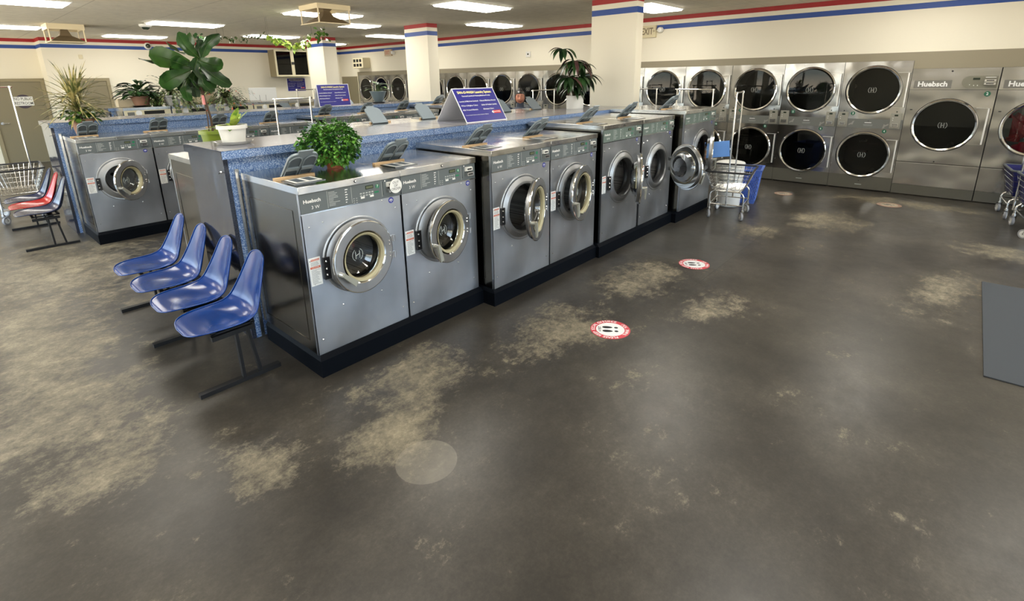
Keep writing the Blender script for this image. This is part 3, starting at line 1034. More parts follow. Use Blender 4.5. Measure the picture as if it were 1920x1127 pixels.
# number stickers and the note on the first machine
mb = MB(); K = WK['A']; u, v = (1, 0, 0), (0, 0, 1)
mb.text('7', .024, (K['w'] * .745, -.0088, K['h'] - .081), u, v, M_WHITE, 'CENTER', .01)
part('number_sticker', mb, near[0])
mb = MB(); mb.text('8', .022, (K['w'] * .745, -.0088, K['h'] - .081), u, v, M_WHITE, 'CENTER', .01)
part('number_sticker', mb, near[1])
mb = MB(); c = (K['w'] * .91, -.047, K['zp'] + .072); mb.disc(c, (0, -1, 0), .050, M_WHITE, 32, .001)
for s, dz in (('OUT', .024), ('OF', .002), ('ORDER', -.020)):
    mb.text(s, .024, (c[0], c[1] - .0018, c[2] + dz), u, (.08, 0, 1), M_BLACK, 'CENTER')
part('note_sign', mb, near[0], label='round white handwritten note')
# laundry inside the last machine
mb = MB()
rr = random.Random(9)
for i in range(7):
    pts = [Vector((WK['D']['cx'] + rr.uniform(-.12, .12), .10 + rr.uniform(0, .1), WK['D']['cz'] - .16 + rr.uniform(0, .26))) for _ in range(4)]
    mb.tube(pts, [.03, .045, .045, .03], M_CLOTHP if i % 3 else M_CLOTHW, 8)
laundry = part('laundry', mb, None, (-2.628, 6.232, 0), PI / 2)
tag(laundry, 'peach and white laundry inside the open drum of the tallest washer', 'laundry')

# black plinths the near machines stand on
PL = [(-2.868, 1.350, 2.846, .81, 'long black plinth under the two nearest washers'),
      (-2.738, 2.848, 4.426, .90, 'black plinth stepping forward under the washers with half open doors'),
      (-2.700, 4.428, 6.190, .95, 'black plinth under the two washers before the tallest one'),
      (-2.640, 6.195, 7.290, 1.0, 'black plinth under the tallest washer behind the wire cart')]


def plinth(x, y0, y1, d, lab, grp, s=1):
    mb = MB()
    xa, xb = (x - d, x) if s > 0 else (x, x + d)
    mb.box(xa, y0, 0, xb, y1, .118, M_PLINTH)
    if s > 0:
        mb.hexa([(xa, y0 + .0, .118), (xb, y0, .118), (xb, y1, .118), (xa, y1, .118), (xa, y0 + .015, ZB), (xb - .03, y0 + .015, ZB), (xb - .03, y1 - .01, ZB), (xa, y1 - .01, ZB)], M_PLINTH)
    else:
        mb.box(xa + .02, y0, .118, xb, y1, ZB, M_PLINTH)
    return tag(part('washer_plinth', mb), lab, 'plinth', grp)


for x, y0, y1, d, lab in PL:
    plinth(x, y0, y1, d, lab, 'black washer plinths')

# ------------------------------------------------------------------ bulkhead counters between the rows
def bulkhead(x0, x1, y0, y1, lab, joints=()):
    t = thing('bulkhead_counter', lab, 'counter', ((x0 + x1) / 2, y0, 0), 0, 'blue speckled bulkhead counters')
    ox, oy = (x0 + x1) / 2, y0
    mb = MB(); mb.box(x0 + .045 - ox, .03, 0, x1 - .035 - ox, y1 - oy - .01, 1.366, M_GRANITE)
    part('core_panel', mb, t)
    mb = MB(); mb.box(x0 + .03 - ox, .0, 0, x1 - .036 - ox, .03, 1.366, M_SLATE)
    part('end_panel', mb, t)
    mb = MB(); z0, z1 = 1.366, 1.423
    mb.box(x0 - ox, -.012, z0, x1 - ox, y1 - oy, z1 - .002, M_GRANITE)
    mb.box(x0 - ox, -.016, z0 - .002, x1 - ox - .004, -.012, z1 - .002, M_SLATE)
    mb.add([(x0 - ox, -.014, z1), (x1 - ox - .002, -.014, z1), (x1 - ox - .002, y1 - oy, z1), (x0 - ox, y1 - oy, z1)], [(0, 1, 2, 3)], M_CTOP)
    for j in joints:
        mb.box(x1 - ox, j - oy - .0015, z0, x1 - ox + .0006, j - oy + .0015, z1, M_GAP)
        mb.box(x0 - ox, j - oy - .0012, z1, x1 - ox, j - oy + .0012, z1 + .0005, M_GAP)
    part('countertop', mb, t)
    mb = MB(); mb.lathe([(.0005, .008), (.007, .006), (.010, 0)], (x1 - ox - .10, 0, 1.27), (0, -1, 0), M_CHROME, 10)
    mb.tube([(x1 - ox - .10, -.004, 1.27), (x1 - ox - .09, -.02, 1.262)], .003, M_BLACK, 5)
    part('lock', mb, t)
    mb = MB(); mb.box(x1 - ox - .036, .058, 0, x1 - ox - .012, .083, 1.29, M_SATIN)
    part('edge_trim', mb, t)
    return t


bulkhead(-4.484, -3.728, 1.274, 7.010, 'blue speckled bulkhead counter behind the nearest washers', (3.12, 3.5, 5.1))
bulkhead(-9.22, -8.425, .98, 7.145, 'blue speckled bulkhead counter behind the middle washer row', (2.9, 4.9))
bulkhead(-12.80, -12.46, 2.36, 7.235, 'short distant bulkhead behind the far washers with the flower pots')

# machines on the far side of the nearest bulkhead, facing away
GB = 'washers facing away behind the nearest counter'
y = 1.36
for i, (k, lid, lab) in enumerate((('A', False, 'washer facing away whose plain side shows left of the slate end panel'),
                                   ('A', True, 'washer facing away, its raised grey lid behind the basil plant'),
                                   ('F', True, 'washer facing away whose grey lid stands above the counter right of the basil'),
                                   ('F', True, 'washer facing away with grey lid midway between basil and counter sign'),
                                   ('F', False, 'washer facing away behind the nearer folded counter sign'),
                                   ('F', True, 'washer facing away with grey lid just right of the counter sign'),
                                   ('F', True, 'washer facing away with slanted grey lid in front of the smiling person'))):
    wd = WK[k]['w']
    make_washer(k, (-4.49 - WK[k]['d'], y + wd, 0), '-x', 5, lab, GB, lid=lid, tray=lid)
    y += wd + .004

# middle row
GM = 'front loading washers of the middle row'
MID = [('A', 1.069, 38, 'dark steel washer at the near end of the middle row, door swung open'),
       ('A', 1.806, 4, 'middle row washer second from its near end, half hidden by slate end panel'),
       ('A', 2.543, 4, 'middle row washer behind the white flower pot, third from the near end'),
       ('A', 3.280, 4, 'middle row washer behind the chrome hanging bar of the aisle cart'),
       ('B', 4.100, 4, 'taller middle row washer just right of the chrome hanging bar'),
       ('B', 4.872, 4, 'middle row washer partly behind a flat grey lid below the blue poster board'),
       ('B', 5.644, 4, 'middle row washer next to the taller unit at the centre column'),
       ('C', 6.450, 4, 'tallest middle row washer beside the centre column')]
for k, yy, a, lab in MID:
    xf = {'A': -7.64, 'B': -7.50, 'C': -7.44}[k]
    make_washer(k, (xf, yy, 0), '+x', a, lab, GM)
plinth(-7.606, 1.061, 4.06, .81, 'black plinth under the near four washers of the middle row', 'black washer plinths')
plinth(-7.470, 4.07, 6.43, .95, 'black plinth under the three taller washers of the middle row', 'black washer plinths')
plinth(-7.440, 6.44, 7.29, .98, 'black plinth under the tallest washer of the middle row', 'black washer plinths')
plinth(-5.265, 1.352, 4.33, .80, 'black plinth under the washers facing away, near part', 'black washer plinths', -1)
plinth(-5.265, 4.34, 6.35, .80, 'black plinth under the washers facing away, far part', 'black washer plinths', -1)
for i, yy in enumerate((4.59, 5.36, 6.17)):
    make_washer('B', (-9.185 - WK['B']['d'], yy + .768, 0), '-x', 3,
                ('washer facing away behind the middle counter, hidden by the blue poster board',
                 'washer facing away behind the middle counter, grey lid right of the poster board',
                 'washer facing away behind the middle counter, grey lid behind the blue grey plant bowl')[i], 'washers facing away behind the middle counter', lid=i > 0, tray=i > 0)
plinth(-10.08, 4.58, 6.95, .88, 'black plinth under the washers behind the middle counter', 'black washer plinths', -1)


# distant row: cream steel washers with a black hopper mouth in the fascia
def far_washer(y, wd, lab, lid, first):
    t = thing('washing_machine', lab, 'washing machine', (-11.75, y, 0), PI / 2, 'distant cream steel washers')
    h, d = 1.443, .695

    def cab():
        mb = MB(); mb.box(0, 0, .10, wd, d, h - .05, M_TOP); mb.box(0, .02, 0, wd, d, .10, M_BLACK); mb.box(-.006, -.001, .1, .001, .02, h - .06, M_GAP); return mb
    link('cabinet', cached(('cabinet', 'far%.2f' % wd), cab), t)
    link('top_cover', cached(('top_cover', 'far%.2f' % wd), lambda: MB().box(0, -.015, h - .05, wd, d, h, M_TOP)), t)

    def fas():
        mb = MB(); mb.box(.01, -.008, 1.24, wd - .01, 0, h - .05, M_TAUPEF if wd < .7 else M_CREAMT)
        mb.box(wd * .42, -.012, 1.31, wd * .85, -.006, 1.375, M_GAP); mb.box(.06, -.012, 1.29, wd * .22, -.007, 1.36, M_DPANEL)
        return mb
    link('fascia', cached(('fascia', 'far%.2f' % wd), fas), t)
    link('round_sticker', cached(('round_sticker', 'far%.2f' % wd), lambda: MB().disc((wd * .31, -.008, 1.34), (0, -1, 0), .05, M_WHITE, 20)), t)
    dr = link('door', cached(('door', 'far'), lambda: MB().lathe([(.26, 0), (.26, .03), (.25, .045), (.19, .045), (.18, .03)], (.37, 0, .72), (0, -1, 0), M_RING, 40)), t)
    link('door_glass', cached(('door_glass', 'far'), lambda: MB().lathe([(.185, .03), (.12, .05), (.004, .055)], (.37, 0, .72), (0, -1, 0), M_BLACK, 32)), dr)
    if lid:
        link('dispenser_lid', cached(('dispenser_lid', 'far'), lambda: MB().hexa([(wd * .84, -.014, 1.30), (wd * 1.06, -.014, 1.30), (wd * 1.06, -.03, 1.30), (wd * .84, -.03, 1.30),
                                                                         (wd * .68, -.014, 1.40), (wd * .98, -.014, 1.40), (wd * .98, -.02, 1.40), (wd * .68, -.02, 1.40)], M_LIDG)), t)
    return t


for i, (yy, wd, lab) in enumerate(((2.43, .775, 'distant cream washer under the peace lily pot'),
                                   (3.215, .775, 'distant cream washer behind the trailing holiday cactus in the square white pot'),
                                   (4.0, .775, 'distant cream washer behind the reddish trailing cactus'),
                                   (4.785, .775, 'distant cream washer below the white rectangular board'),
                                   (5.57, .62, 'distant darker washer behind the chrome hanging bar and round sticker'))):
    far_washer(yy, wd, lab, i in (1, 3), i)

# ------------------------------------------------------------------ dryers
DW, DH = .877, 2.02


def circ_logo(mb, c, r, mt):
    ring = [(c[0] + r * math.cos(t), c[1], c[2] + r * math.sin(t)) for t in [PI * 2 * i / 28 for i in range(28)] if abs(math.cos(t)) > .55]
    for sgn in (-1, 1):
        pts = sorted([p for p in ring if (p[0] - c[0]) * sgn > 0], key=lambda q: q[2])
        mb.tube(pts, r * .09, mt, 5)
        mb.tube([(c[0] + sgn * r * .30, c[1], c[2] - r * .72), (c[0] + sgn * r * .30, c[1], c[2] + r * .72)], r * .12, mt, 5)
    mb.tube([(c[0] - r * .30, c[1], c[2] - r * .08), (c[0] + r * .30, c[1], c[2] + r * .08)], r * .12, mt, 5)


def dryer_door(R):        # centre of the round door at origin
    mb = MB(); c = (0, 0, 0)
    mb.lathe([(R + .006, 0), (R + .004, .012), (R - .01, .026), (R - .028, .022), (R - .034, .012), (R - .034, -.02)], c, (0, -1, 0), M_CHROME, 64)
    mb.lathe([(R + .012, 0), (R + .012, .004), (R + .004, .004)], c, (0, -1, 0), M_BLACK, 64)
    return mb


def dryer_flap(R, h0, h1, xr):
    # stainless door skin that carries on to the right of the ring, with a full-height bright pull
    mb = MB(); pts = []
    n = 20
    a0, a1 = math.asin(max(-1, h0 / R)), math.asin(min(1, h1 / R))
    for i in range(n + 1):
        a = a0 + (a1 - a0) * i / n
        pts.append((R * math.cos(a), R * math.sin(a)))
    ring = [(xr, h1), (xr, h0)]
    out = pts + ring
    vs = [(x, -.010, z) for x, z in out] + [(x, 0, z) for x, z in out]; m_ = len(out)
    fs = [(i, i + 1, 0) for i in ()]
    for i in range(n):
        za, zb = pts[i][1], pts[i + 1][1]
        k = len(vs)
        vs += [(pts[i][0], -.010, za), (xr, -.010, za), (xr, -.010, zb), (pts[i + 1][0], -.010, zb)]
        fs.append((k, k + 1, k + 2, k + 3))
    mb.add(vs, fs, M_DRY)
    mb.box(xr - .15, -.012, h1 - .004, xr, 0, h1, M_BRIGHT); mb.box(xr - .15, -.011, h0, xr, 0, h0 + .004, M_CHROME)
    mb.box(xr - .003, -.011, h0, xr, 0, h1, M_GAP)
    return mb


def dryer_glass(R, gm=None):
    mb = MB(); c = (0, 0, 0)
    mb.lathe([(R - .034, .014), (.004, .014)], c, (0, -1, 0), gm or M_DGLASS, 48)
    circ_logo(mb, (-.01, -.0185, 0), .052, M_LOGO)
    mb.box(-R + .045, -.004, -.13, -R + .11, .0, .13, M_DPANEL)
    return mb


def dryer_pull(xr, h0, h1):
    mb = MB(); mb.box(xr - .024, -.030, h0 + .01, xr - .006, -.010, h1 - .01, M_BRIGHT); return mb


def dryer_drum(R):
    mb = MB(); c = (0, 0, 0)
    mb.lathe([(R - .034, -.02), (R - .0, -.04), (R - .0, -.50), (.01, -.51)], c, (0, -1, 0), M_DARKSTEEL, 40)
    for i in range(3):
        t = i * 2 * PI / 3 + .9
        p = Vector((math.cos(t) * R * .9, .06, math.sin(t) * R * .9)); mb.tube([p, p + Vector((0, .42, 0))], .035, M_DARKSTEEL, 8)
    return mb


UP, LO, RD = (.427, 1.592), (.427, .574), .362


def stack_cabinet():
    mb = MB(); z1 = DH
    mb.holed(.003, 1.145, DW - .003, z1, UP[0], UP[1], RD - .02, 0, M_DRY)
    mb.holed(.003, .236, DW - .003, 1.0, LO[0], LO[1], RD - .02, 0, M_DRY)
    mb.box(.003, -.002, .018, DW - .003, .02, .236, M_DKICK)
    for x0, x1 in ((0, .003), (DW - .003, DW)):
        mb.box(x0, .004, .018, x1, .9, z1, M_GAP)
    mb.box(.003, .02, z1 - .01, DW - .003, .9, z1 - .001, M_DRY)
    mb.box(.02, .03, 0, DW - .02, .9, .018, M_GAP)
    for x, z in ((.014, .40), (.014, .86), (DW - .014, .45), (.3, 1.985), (.6, 1.985)):
        mb.lathe([(.0005, .004), (.004, .003), (.006, 0)], (x, 0, z), (0, -1, 0), M_CHROME, 8)
    mb.box(.39, -.006, .085, .48, -.002, .095, M_PRINT); mb.disc((.435, -.002, .15), (0, -1, 0), .008, M_BLACK, 10)
    return mb


def stack_fascia():
    mb = MB(); mb.box(.003, -.004, 1.0, DW - .003, .02, 1.145, M_DPANEL)
    mb.box(.385, -.006, 1.085, .475, -.004, 1.094, M_WHITE); mb.box(.375, -.005, 1.040, .49, -.004, 1.043, M_PRINT); mb.box(.37, -.005, 1.055, .495, -.004, 1.058, M_PRINT)
    mb.disc((.43, -.004, 1.115), (0, -1, 0), .007, M_BLACK, 10)
    ar = mat('arrow_grey', srgb(140, 140, 134), .4)
    mb.add([(.17, -.0045, 1.06), (.215, -.0045, 1.085), (.215, -.0045, 1.10), (.245, -.0045, 1.115), (.225, -.0045, 1.05), (.2, -.0045, 1.055), (.17, -.0045, 1.035)], [(0, 6, 5, 1), (1, 5, 4, 2), (2, 4, 3)], ar)
    mb.add([(.70, -.0045, 1.06), (.655, -.0045, 1.035), (.655, -.0045, 1.02), (.625, -.0045, 1.0), (.64, -.0045, 1.075), (.66, -.0045, 1.06), (.70, -.0045, 1.085)], [(0, 6, 5, 1), (1, 5, 4, 2), (2, 4, 3)], ar)
    return mb


def dryer_coin(x0):
    mb = MB(); z0, z1 = 1.01, 1.245
    mb.box(x0, -.012, z0, x0 + .132, .01, z1, mat('coin_plate', srgb(150, 148, 138), .35, .3))
    mb.box(x0 + .045, -.014, z1 - .045, x0 + .09, -.012, z1 - .02, M_LCD)
    for i in range(2):
        mb.lathe([(.0005, .004), (.006, 0)], (x0 + .03, -.012, z1 - .075 - i * .03), (0, -1, 0), M_WHITE, 8)
    mb.box(x0 + .022, -.045, z0 + .03, x0 + .112, -.012, z0 + .085, M_SATIN)
    mb.box(x0 + .032, -.047, z0 + .062, x0 + .102, -.045, z0 + .070, M_BLACK)
    mb.box(x0 + .032, -.047, z0 + .042, x0 + .102, -.045, z0 + .050, M_BLACK)
    mb.disc((x0 + .066, 0, z1 + .022), (0, -1, 0), .009, M_BLACK, 12, .004)
    return mb


def number(mb, s, x, z, r=.030, mt=None):
    mb.disc((x, 0, z), (0, -1, 0), r, mt or M_DGREEN, 24, .0015)
    mb.text(s, r * 1.45, (x, -.0024, z), (1, 0, 0), (0, 0, 1), M_WHITE, 'CENTER', .015)
    return mb


def make_stack(x, label, nums=None, coins=True):
    t = thing('stacked_dryer', label, 'dryer', (x, 9.93, 0), 0, 'stacked tumble dryers in the back wall')
    link('cabinet', cached(('cabinet', 'stack'), stack_cabinet), t)
    link('fascia', cached(('fascia', 'stack'), stack_fascia), t)
    for i, x0 in enumerate((.016, .713)):
        link('coin_slot', cached(('coin_slot', 'stack', i), lambda: dryer_coin(x0)), t)
    for j, (cx, cz) in enumerate((UP, LO)):
        dd = link('door', cached(('door', 'stack'), lambda: dryer_door(RD)), t, (cx, 0, cz))
        link('door_skin', cached(('door_skin', 'stack'), lambda: dryer_flap(RD + .008, -.262, .262, .432)), dd)
        link('door_glass', cached(('door_glass', 'stack'), lambda: dryer_glass(RD)), dd)
        link('door_handle', cached(('door_handle', 'stack'), lambda: dryer_pull(.432, -.262, .262)), dd)
        link('drum', cached(('drum', 'stack'), lambda: dryer_drum(RD)), t, (cx, 0, cz))
    if nums:
        part('number_disc', number(MB(), nums[0], .208, 1.228), t, label='green disc numbered ' + nums[0])
        part('number_disc', number(MB(), nums[1], .660, .962), t, label='green disc numbered ' + nums[1])
    return t


XS = [-1.605 - DW * i for i in range(17)]
DL = ['stacked dryer numbered 3 above 4, nearest pair beside the wide single dryer',
      'stacked dryer numbered 5 above 6 in the back wall',
      'stacked dryer numbered 7 above 8 behind the wire cart and laundry basket',
      'stacked dryer numbered 9 above 10 partly behind the tall cart poles',
      'stacked dryer just right of the right column, upper door above the last washer',
      'stacked dryer mostly hidden behind the right column',
      'stacked dryer behind the white cylindrical planter with drooping leaves',
      'stacked dryer between the drooping plant and the smiling person',
      'stacked dryer directly behind the head of the smiling person',
      'stacked dryer behind the right half of the nearer blue counter sign',
      'stacked dryer behind the top left corner of the nearer blue counter sign',
      'stacked dryer just right of the centre column',
      'stacked dryer hidden mostly behind the centre column',
      'stacked dryer just left of the centre column, beside the bowl plant',
      'stacked dryer behind the plant in the blue grey bowl',
      'stacked dryer second from the left end',
      'leftmost stacked dryer beside the flush grey door']
NUMS = [('3', '4'), ('5', '6'), ('7', '8'), ('9', '10')]
for i, x in enumerate(XS):
    st = make_stack(x, DL[i], NUMS[i] if i < 4 else None)
# crumpled white things in the drum of dryer 4
mb = MB(); rr = random.Random(4)
vs = [(.40 + rr.uniform(-.08, .08), .05 + rr.uniform(0, .03), .80 + rr.uniform(-.05, .05)) for _ in range(9)]
mb.add(vs, [(0, 1, 2), (2, 3, 4), (4, 5, 6), (6, 7, 8), (1, 3, 5), (0, 4, 7), (2, 6, 8)], M_CLOTHW)
tag(part('dryer_sheet', mb, None, (-1.605, 9.93, 0)), 'crumpled white sheet seen through the door of dryer 4', 'sheet')


def single_cabinet():
    W, H = .982, 1.90; mb = MB(); c = (.483, 1.09)
    mb.holed(.004, .520, W - .004, 1.598, c[0], c[1], .355, 0, M_DRY)
    mb.box(.004, -.004, 1.602, W - .004, .02, H, M_DRY)
    mb.box(.004, 0, .165, W - .004, .02, .512, M_DPANEL if False else M_DRY)
    mb.box(.004, -.006, .500, W - .004, .0, .513, M_CHROME)
    mb.box(.004, -.002, .012, W - .004, .02, .162, M_DKICK)
    for x0, x1 in ((0, .004), (W - .004, W)):
        mb.box(x0, .004, .012, x1, .9, H, M_GAP)
    mb.box(.004, .02, H - .01, W - .004, .9, H - .001, M_DRY)
    mb.disc((.46, -.004, 1.86), (0, -1, 0), .012, M_BLACK, 12); mb.disc((.46, 0, .545), (0, -1, 0), .010, M_BLACK, 12)
    mb.box(.055, -.003, 1.30, .085, 0, 1.312, M_BLACK)
    return mb


def single_brand():
    mb = MB(); mb.box(.045, -.008, 1.622, .478, -.004, 1.732, mat('brand_plate', srgb(112, 110, 104), .4))
    mb.text('Huebsch', .098, (.262, -.0088, 1.678), (1, 0, 0), (0, 0, 1), M_WHITE, 'CENTER', .035, sx=1.0)
    return mb


def single_ctrl():
    mb = MB(); pl = mat('control_plate', srgb(122, 120, 106), .4, .0)
    mb.box(.66, -.016, 1.622, .962, -.004, 1.790, pl)
    mb.lathe([(.083, 0), (.083, .010), (.0005, .010)], (.67, -.004, 1.706), (0, -1, 0), pl, 24, False)
    mb.box(.70, -.018, 1.735, .775, -.016, 1.765, M_LCD)
    for x, z in ((.675, 1.67), (.72, 1.66), (.76, 1.66)):
        mb.lathe([(.0005, .004), (.006, 0)], (x, -.016, z), (0, -1, 0), M_WHITE, 8)
    mb.box(.83, -.03, 1.765, .94, -.016, 1.773, M_WHITE)
    for z, o in ((1.728, .035), (1.685, .05)):
        mb.box(.825, -.016 - o, z - .017, .945, -.016, z + .017, M_SATIN)
        mb.box(.845, -.0175 - o, z - .006, .925, -.016 - o, z + .006, M_BLACK)
    return mb


def make_single(x, label, num):
    t = thing('single_dryer', label, 'dryer', (x, 9.93, 0), 0, 'wide single tumble dryers')
    link('cabinet', cached(('cabinet', 'single'), single_cabinet), t)
    link('brand_plate', cached(('brand_plate', 'single'), single_brand), t)
    link('coin_slot', cached(('coin_slot', 'single'), single_ctrl), t)
    dd = link('door', cached(('door', 'single'), lambda: dryer_door(.376)), t, (.483, 0, 1.09))
    link('door_skin', cached(('door_skin', 'single'), lambda: dryer_flap(.384, -.262, .262, .47)), dd)
    link('door_glass', cached(('door_glass', 'single' + num), lambda: dryer_glass(.376, M_DGLASS2 if num == '1' else None)), dd)
    link('door_handle', cached(('door_handle', 'single'), lambda: dryer_pull(.47, -.262, .262)), dd)
    link('drum', cached(('drum', 'single'), lambda: dryer_drum(.376)), t, (.483, 0, 1.09))
    if num:
        part('number_disc', number(MB(), num, .885, 1.545, .036), t)
    return t


make_single(-.728, 'wide single dryer numbered 2 with a brand plate, right of dryer 3', '2')
make_single(.258, 'wide single dryer at the right edge with red laundry inside', '1')
mb = MB(); rr = random.Random(12)
for i in range(9):
    c = Vector((rr.uniform(-.2, .2), rr.uniform(.08, .2), rr.uniform(-.28, .1)))
    mb.tube([c + Vector((rr.uniform(-.1, .1), rr.uniform(-.03, .05), rr.uniform(-.1, .1))) for _ in range(4)], [.05, .08, .08, .05], M_CLOTHR if i < 7 else M_CLOTHW, 10)
tag(part('laundry', mb, None, (.741, 9.93, 1.09)), 'red laundry behind the round door of the right edge dryer', 'laundry')

# ------------------------------------------------------------------ beam benches with moulded shells
def shell_mesh(mt):
    # seat profile: (y, z, half width, side lift, side forward)
    pr = [(-.246, .414, .060, .000, 0), (-.243, .421, .100, .000, 0), (-.234, .427, .138, .001, 0), (-.214, .431, .170, .003, 0), (-.18, .432, .195, .007, 0), (-.13, .428, .212, .014, 0), (-.06, .418, .222, .024, 0), (.02, .408, .226, .034, 0), (.09, .408, .224, .042, .010),
          (.145, .428, .218, .040, .028), (.18, .468, .208, .028, .040), (.202, .525, .190, .014, .042), (.220, .59, .168, .005, .034), (.238, .66, .146, 0, .024), (.254, .72, .126, 0, .016), (.266, .765, .108, -.002, .010), (.272, .790, .082, -.006, .006), (.275, .800, .045, -.006, .003)]
    n = 13; vs = []; fs = []
    for y, z, hw, lift, fw in pr:
        for i in range(n):
            u = -1 + 2 * i / (n - 1)
            vs.append((hw * u, y - fw * u * u, z + lift * abs(u) ** 2.4))
    for j in range(len(pr) - 1):
        for i in range(n - 1):
            a = j * n + i
            fs.append((a, a + 1, a + n + 1, a + n))
    mb = MB(); mb.add(vs, fs, mt, True)
    # rolled rim
    rim = [vs[i] for i in range(n)] + [vs[j * n + n - 1] for j in range(1, len(pr))] + [vs[(len(pr) - 1) * n + i] for i in range(n - 2, -1, -1)] + [vs[j * n] for j in range(len(pr) - 2, 0, -1)]
    mb.tube(rim, .0055, mt, 6, closed=True)
    return mb.mesh('seat')


def bench(label, x0, xs, mts, y, legs, labs):
    t = thing('beam_bench', label, 'seating', (x0, y, 0), 0, 'beam benches with moulded shell seats')
    for x, mt in zip(xs, mts):
        key = ('seat', mt.name)
        if key not in MESHES:
            MESHES[key] = shell_mesh(mt)
        o = link('seat', MESHES[key], t, (x - x0, 0, 0), .0)
        md = o.modifiers.new('thick', 'SOLIDIFY'); md.thickness = .007
        md = o.modifiers.new('smooth', 'SUBSURF'); md.levels = 1; md.render_levels = 2
        if mt is M_CHR:
            o['label'] = 'red shell seat'
    mb = MB(); a, b = min(legs) - .03 - x0, max(xs) + .1 - x0
    mb.box(a, -.03 + .06, .335, b, .02 + .06, .385, M_LEGB)
    for x in xs:
        mb.box(x - x0 - .13, -.12, .383, x - x0 + .13, -.095, .398, M_LEGB); mb.box(x - x0 - .13, .11, .383, x - x0 + .13, .135, .398, M_LEGB)
        mb.box(x - x0 - .13, -.12, .380, x - x0 - .10, .135, .390, M_LEGB); mb.box(x - x0 + .10, -.12, .380, x - x0 + .13, .135, .390, M_LEGB)
    part('beam', mb, t)
    for lx in legs:
        mb = MB(); q = lx - x0
        mb.box(q - .022, -.24, .0, q + .022, .255, .028, M_LEGB)
        mb.beam((q, .02, .345), (q, .025, .028), .035, .018, M_LEGB, (0, 1, 0)); mb.beam((q, .09, .345), (q, .13, .028), .035, .018, M_LEGB, (0, 1, 0))
        mb.beam((q, -.12, .352), (q, .13, .352), .03, .03, M_LEGB)
        part('leg', mb, t)
    return t


bench('row of four glossy blue shell seats on a black beam beside the nearest washer', -4.1, [-3.36, -3.87, -4.38, -4.89], [M_CHB] * 4, .985, [-3.25, -4.21, -5.12], None)
bench('shorter beam bench with two slate blue seats and one red seat', -8.6, [-8.10, -8.62, -9.14], [M_CHN, M_CHR, M_CHN], .675, [-7.98, -9.35], None)


# ------------------------------------------------------------------ wire laundry carts
def caster(mb_f, wheel, p, ang, mt_wheel, r=.055):
    p = Vector(p); d = Vector((math.cos(ang), math.sin(ang), 0)); s = Vector((-d.y, d.x, 0))
    c = p + d * .025 + Vector((0, 0, -p.z + r))
    wheel.lathe([(r, -.013), (r + .0005, .013)], c, s, M_GRYRUB, 28)
    wheel.lathe([(r * .70, -.014), (r, -.013)], c, s, M_GRYRUB, 28); wheel.lathe([(r * .70, .014), (r, .013)], c, s, M_GRYRUB, 28)
    wheel.lathe([(.001, -.016), (r * .70, -.014)], c, s, mt_wheel, 28); wheel.lathe([(.001, .016), (r * .70, .014)], c, s, mt_wheel, 28)
    for sg in (-1, 1):
        mb_f.beam(c + s * .02 * sg, p + s * .02 * sg + Vector((0, 0, -.01)), .022, .003, M_WIRE, d)
    mb_f.tube([p + Vector((0, 0, -.014)), p + Vector((0, 0, .012))], .020, M_WIRE, 10)
    mb_f.tube([c - s * .022, c + s * .022], .006, M_WIRE, 8)


